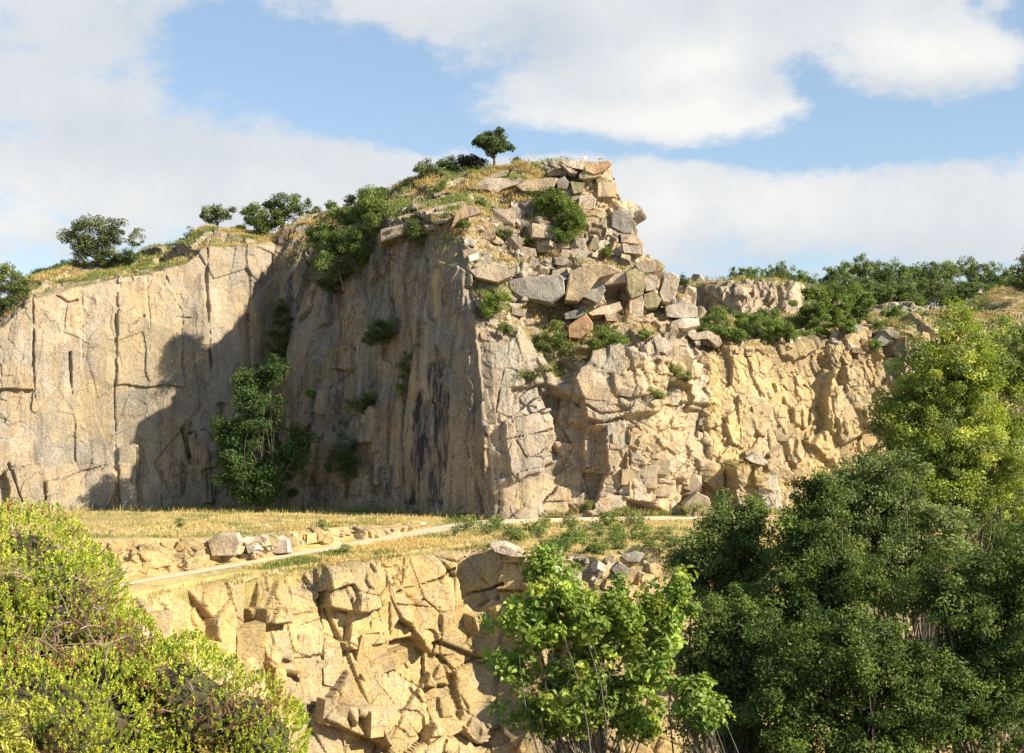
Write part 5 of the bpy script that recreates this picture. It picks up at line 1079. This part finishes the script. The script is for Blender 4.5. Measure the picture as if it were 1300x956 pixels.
# ------------------------------------------------------------------ near trees on the right bank
def big_tree(label, name, Y, blobs, nleaf, cols, base_px, base_z, leaf=.105, nclump=None, clump=.5, trunk=.16, seed=0, group=None, **kw):
    r_ = np.random.default_rng(seed + 500); b = Wz(base_px, base_z, Y)
    fol, wood = grow(b, px_blobs(blobs, Y, 1.0), r_, nclump or int(nleaf / 130), clump, nleaf, leaf, cols, trunk_r=trunk, nlimb=36, twigs=1, aspect=.5, shell=.25, under=.05, **kw)
    return plant(name, label, 'tree', group, b, fol, wood)
GR = [(.22, .28, .045), (.32, .37, .055), (.41, .43, .09)]; GS = [(.20, .25, .09), (.28, .31, .13), (.16, .21, .06)]; GD = [(.06, .10, .022), (.10, .15, .03), (.16, .215, .045)]
big_tree('tall leafy tree whose sunlit crown rises highest at the right', 'broadleaf_tree', 44, [(1215, 430, 34, 38), (1200, 480, 62, 50), (1195, 545, 80, 60), (1180, 620, 90, 70), (1150, 530, 46, 40), (1235, 600, 80, 80), (1240, 480, 46, 50), (1222, 405, 22, 20), (1165, 470, 34, 34)], 105000, GR + GS[:1], 1200, -14, seed=1, clump=.36)
big_tree('leafy tree cut by the right edge of the picture', 'broadleaf_tree', 46, [(1300, 455, 44, 56), (1290, 530, 80, 80), (1275, 440, 40, 44), (1270, 620, 90, 90), (1345, 430, 40, 50), (1300, 700, 80, 80)], 90000, GR + GS, 1310, -14, seed=2, clump=.36)
big_tree('grey-green tree with willow-like leaves in the middle of the right bank', 'broadleaf_tree', 41, [(1120, 610, 56, 46), (1085, 650, 60, 50), (1150, 690, 90, 70), (1060, 690, 50, 50)], 60000, GS + GD[:1], 1120, -15, seed=3, clump=.36)
big_tree('dark tree with a pointed top left of the tall leafy tree', 'broadleaf_tree', 39, [(1040, 640, 34, 34), (1030, 690, 56, 50), (1070, 740, 80, 60), (1010, 760, 60, 60), (1042, 618, 18, 14)], 52000, GD, 1040, -15, seed=4, clump=.36)
big_tree('olive sunlit tree at the left end of the right bank', 'broadleaf_tree', 43, [(930, 660, 36, 30), (900, 700, 46, 40), (945, 720, 50, 50), (880, 730, 34, 34), (955, 655, 22, 22)], 36000, [(.16, .21, .06), (.22, .27, .085), (.12, .16, .04)], 925, -15, seed=5, clump=.36)
big_tree('dark tree behind the oak on the right bank', 'broadleaf_tree', 38, [(920, 790, 56, 44), (900, 850, 60, 60), (960, 830, 60, 60), (930, 900, 90, 60)], 44000, GD, 930, -15, seed=6, clump=.36)
big_tree('dark tree low down in the middle of the right bank', 'broadleaf_tree', 36, [(1080, 830, 90, 60), (1150, 880, 100, 70), (1010, 880, 60, 60), (1080, 940, 120, 60)], 64000, GD, 1080, -14, seed=7, clump=.36)
big_tree('dark tree in the lower right corner', 'broadleaf_tree', 37, [(1230, 760, 90, 70), (1290, 820, 90, 90), (1220, 880, 100, 80), (1320, 720, 60, 70)], 70000, GD, 1250, -14, seed=8, clump=.36)
# oak close to the camera
r_ = np.random.default_rng(77); bo = Wz(765, -9.2, 25)
obl = px_blobs([(700, 745, 44, 44), (676, 800, 52, 42), (690, 715, 26, 22), (740, 800, 50, 50), (800, 775, 42, 36), (845, 768, 38, 34), (828, 825, 50, 46), (858, 790, 26, 24), (758, 772, 40, 30), (760, 870, 80, 50), (660, 845, 36, 34), (700, 900, 70, 50), (800, 905, 56, 50), (860, 745, 20, 14)], 25, 1.1)
fol, wood = grow(bo, obl, r_, 330, .24, 17000, .125, [(.19, .28, .045), (.25, .34, .06), (.32, .36, .06), (.14, .21, .04)], trunk_r=.06, multi=3, nlimb=60, oak=True, up=.6, twigs=1, shell=.2, flat=.95)
plant('oak_tree', 'bright young oak with lobed leaves in front of the pit wall', 'tree', None, bo, fol, wood)
bo2 = Wz(900, -9.2, 24); fol, wood = grow(bo2, px_blobs([(882, 880, 20, 12), (890, 905, 22, 16)], 24), np.random.default_rng(78), 60, .2, 2600, .12, [(.19, .28, .045), (.26, .34, .07)], trunk_r=.05, multi=2, nlimb=30, oak=True, up=.7, twigs=1)
plant('oak_tree', 'low oak sapling just right of the bright young oak', 'tree', None, bo2, fol, wood)

# ------------------------------------------------------------------ juniper thicket, lower left
r = np.random.default_rng(91)
JB = px_blobs([(-40, 786, 140, 122), (58, 822, 74, 108), (136, 880, 78, 88), (232, 912, 84, 92), (320, 950, 62, 82), (60, 910, 170, 90), (-120, 860, 160, 190), (120, 1010, 260, 90)], 13, 1.0)
JB = [(c + np.array([0, dy, 0]), rr) for (c, rr), dy in zip(JB, (1.3, .7, .3, .1, 0, -.5, 0, -.4))]
def jnoise(P): return (fbm(P, 3.0, 4, 5) - .5)
def juniper(bl, n_tuft, seed):
    rr = np.random.default_rng(seed); ar = np.array([np.prod(b[1]) ** .67 for b in bl]); k = rr.choice(len(bl), n_tuft, p=ar / ar.sum())
    C = np.array([b[0] for b in bl])[k]; S = np.array([b[1] for b in bl])[k]; d = rdir(n_tuft, rr); d[:, 1] -= .25; d = unit(d)
    P = C + d * S; nz = jnoise(P); P = C + d * S * (1 + .50 * nz[:, None] + .16 * (fbm(P, 7.5, 2, 15)[:, None] - .5) + rr.uniform(-.06, .04, (n_tuft, 1)))
    ok = np.ones(n_tuft, bool)
    for b in bl:
        q = (P - b[0]) / b[1]; ok &= ~((q ** 2).sum(1) < .66)
    gap = (fbm(P, 1.3, 3, 9) < .36) | (nz < -.17); ok &= ~(gap & (rr.random(n_tuft) < .55))
    return P[ok], d[ok], nz[ok]
P, d, nz = juniper(JB, 42000, 4); n = len(P); per = 20
ax = unit(d * .6 + np.array([0, 0, .75]) + rdir(n, r) * .45)
C = np.repeat(P, per, 0); A = np.repeat(ax, per, 0); m = len(C)
s_along = r.random(m) * .07; dirs = unit(A * .9 + rdir(m, r) * .75); L = r.uniform(.013, .032, m)
b0 = C + A * s_along[:, None]; side = unit(np.cross(dirs, rdir(m, r))) * .0048
V = np.stack([b0 - side, b0 + dirs * (L * .5)[:, None] - side * 1.2, b0 + dirs * L[:, None], b0 + dirs * (L * .5)[:, None] + side * 1.2], 1).reshape(-1, 3)
tc_ = fbm(P, 1.6, 4, 14); brown = (fbm(P, 2.6, 3, 21) > .58) & (r.random(n) < .5)
base_c = np.where(brown[:, None], np.array([(.34, .19, .10)]), np.array([(.46, .49, .06)]) * (1 - .0 * tc_[:, None]) + np.array([(.10, .08, .02)]) * r.random((n, 1)))
base_c = np.where((r.random((n, 1)) < .4) & ~brown[:, None], base_c * (.55, .68, .8), base_c)
c = np.repeat(np.repeat(base_c * r.normal(1, .12, (n, 1)).clip(.6, 1.4), per, 0) * r.normal(1, .15, (m, 1)).clip(.5, 1.4), 4, 0)
jb = np.array([P3(90, 1010, 13)[0], 13.4, -6.6])
root = link('juniper', None, loc=tuple(jb)); tag(root, 'sprawling yellow-green juniper thicket filling the lower left corner', 'juniper bush')
link('foliage', mesh_np('foliage', V - jb, np.arange(4 * m).reshape(m, 4), M_NEEDLE, {'col': c.clip(0, 1)}), root)
# woody inside: core twigs and dead grey branches
parts = []
for k in range(500):
    i = r.integers(len(JB)); c0, s0 = JB[i]; dd = rdir(1, r)[0]; dd[1] -= .3; dd = dd / np.linalg.norm(dd)
    a = c0 + dd * s0 * r.uniform(.55, .75); b = c0 + unit(dd + rdir(1, r)[0] * .35) * s0 * r.uniform(.86, .99)
    parts.append(tube(curve(a, b, r, .25, 4), np.linspace(.009, .003, 5), 3))
for k in range(120):
    q = P3(r.choice([105, 130, 60, 20]) + r.normal(0, 22), r.choice([800, 820, 730]) + r.normal(0, 18), 12.35 + r.random() * .6); e = q + unit(rdir(1, r)[0] * (1, .6, .6) + (.2, -.2, .3)) * r.uniform(.1, .35)
    parts.append(tube(curve(q, e, r, .2, 4), np.linspace(.006, .002, 5), 3))
wv, wf = join(parts); tag(link('branches', mesh_np('branches', wv - jb, wf, M_TWIG), root), kind='stuff')
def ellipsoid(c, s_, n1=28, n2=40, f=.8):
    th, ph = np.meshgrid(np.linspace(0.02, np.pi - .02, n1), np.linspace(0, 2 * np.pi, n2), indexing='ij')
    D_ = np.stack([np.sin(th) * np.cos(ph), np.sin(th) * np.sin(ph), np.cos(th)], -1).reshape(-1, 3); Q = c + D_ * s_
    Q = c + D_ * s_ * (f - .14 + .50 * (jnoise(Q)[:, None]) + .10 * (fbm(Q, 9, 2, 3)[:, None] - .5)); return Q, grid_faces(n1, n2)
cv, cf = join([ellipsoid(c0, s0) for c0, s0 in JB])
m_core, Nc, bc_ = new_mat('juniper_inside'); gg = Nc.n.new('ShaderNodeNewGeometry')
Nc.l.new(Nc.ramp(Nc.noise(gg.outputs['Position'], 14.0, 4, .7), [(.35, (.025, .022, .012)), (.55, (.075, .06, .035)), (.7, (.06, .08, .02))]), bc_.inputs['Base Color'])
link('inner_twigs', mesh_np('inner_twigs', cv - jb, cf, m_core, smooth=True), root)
# out-of-focus yellow sprig in the very corner
q0 = P3(18, 930, 6.5); fol, wood = grow(q0 + (0, 0, -1.2), [(q0, np.array([.16, .2, .16]))], np.random.default_rng(5), 26, .06, 900, .05, [(.36, .38, .05), (.42, .40, .08)], trunk_r=.012, multi=3, nlimb=16, up=.6, aspect=.3)
plant('bush', 'yellow sprig of a low bush in the bottom left corner before the juniper', 'bush', None, q0 + (0, 0, -1.2), fol, wood, ('foliage', 'stem'))

# ------------------------------------------------------------------ gulls and the bleached sapling on the summit
def white_mat(name, c):
    m_, N_, b_ = new_mat(name); b_.inputs['Base Color'].default_value = (*c, 1); b_.inputs['Roughness'].default_value = .6; return m_
M_WHITE = white_mat('white_plumage', (.8, .8, .78)); M_GREY = white_mat('grey_plumage', (.35, .37, .4)); M_BEAK = white_mat('yellow_beak', (.7, .45, .06))
def blob(c, s_, n1=9, n2=12):
    th, ph = np.meshgrid(np.linspace(0.02, np.pi - .02, n1), np.linspace(0, 2 * np.pi, n2), indexing='ij')
    return c + np.stack([np.sin(th) * np.cos(ph), np.sin(th) * np.sin(ph), np.cos(th)], -1).reshape(-1, 3) * s_, grid_faces(n1, n2)
def gull(label, px, py, Y, rz):
    root = link('gull', None, loc=tuple(P3(px, py, Y))); root.rotation_euler = (0, 0, rz); tag(root, label, 'gull', 'gulls resting on the rocks'); root.scale = (1.35,) * 3
    v, f = join([tube([(-.30, 0, .22), (-.2, 0, .24), (-.08, 0, .25), (.06, 0, .26), (.15, 0, .31), (.19, 0, .38), (.21, 0, .43), (.25, 0, .44), (.28, 0, .43)], [.02, .05, .085, .095, .075, .045, .05, .045, .015], 10)])
    link('body', mesh_np('body', v, f, M_WHITE, smooth=True), root)
    for s_ in (-1, 1):
        v, f = tube([(-.42, s_ * .03, .22), (-.2, s_ * .08, .26), (.0, s_ * .09, .28), (.1, s_ * .07, .28)], [.01, .035, .05, .02], 6); link('wing', mesh_np('wing', v, f, M_GREY, smooth=True), root)
        v, f = tube([(.02, s_ * .03, .2), (.03, s_ * .035, .1), (.02, s_ * .04, 0)], [.012, .008, .008], 5); link('leg', mesh_np('leg', v, f, M_BEAK), root)
    v, f = tube([(.27, 0, .435), (.33, 0, .43), (.37, 0, .415)], [.016, .012, .003], 5); link('beak', mesh_np('beak', v, f, M_BEAK), root)
for px, py, rz, lab in [(741, 205, .3, 'white gull on the flat summit slab'), (761, 205.5, 2.6, 'white gull on the beak of the summit, the rightmost one'), (600, 252, .5, 'white gull on the left shoulder of the rubble'), (667, 264, 2.9, 'white gull beside the upper leafy bush'),
                        (793, 296, .2, 'white gull on the squared blocks under the dark grey cube'), (714, 223, 1.0, 'white gull on the small slab below the summit turf')]:
    Y = on_rock(px, py + 1, 164); gull(lab, px, py, Y - .8 if py > 210 else 165, rz)
rr = np.random.default_rng(8); b = P3(673, 212, 168); parts = [tube(curve(b, b + (.15, 0, 1.5), rr, .1, 5), np.linspace(.05, .02, 6), 5)]
for k in range(9):
    a = b + (.1, 0, rr.uniform(.5, 1.4)); parts.append(tube(curve(a, a + (rr.uniform(-.9, .9), rr.uniform(-.4, .4), rr.uniform(.3, 1.0)), rr, .15, 4), np.linspace(.025, .008, 5), 4))
v, f = join(parts); o = link('dead_sapling', mesh_np('dead_sapling', v - b, f, white_mat('bleached_wood', (.6, .56, .5))), loc=tuple(b)); tag(o, 'bare bleached sapling on the summit turf', 'dead sapling')
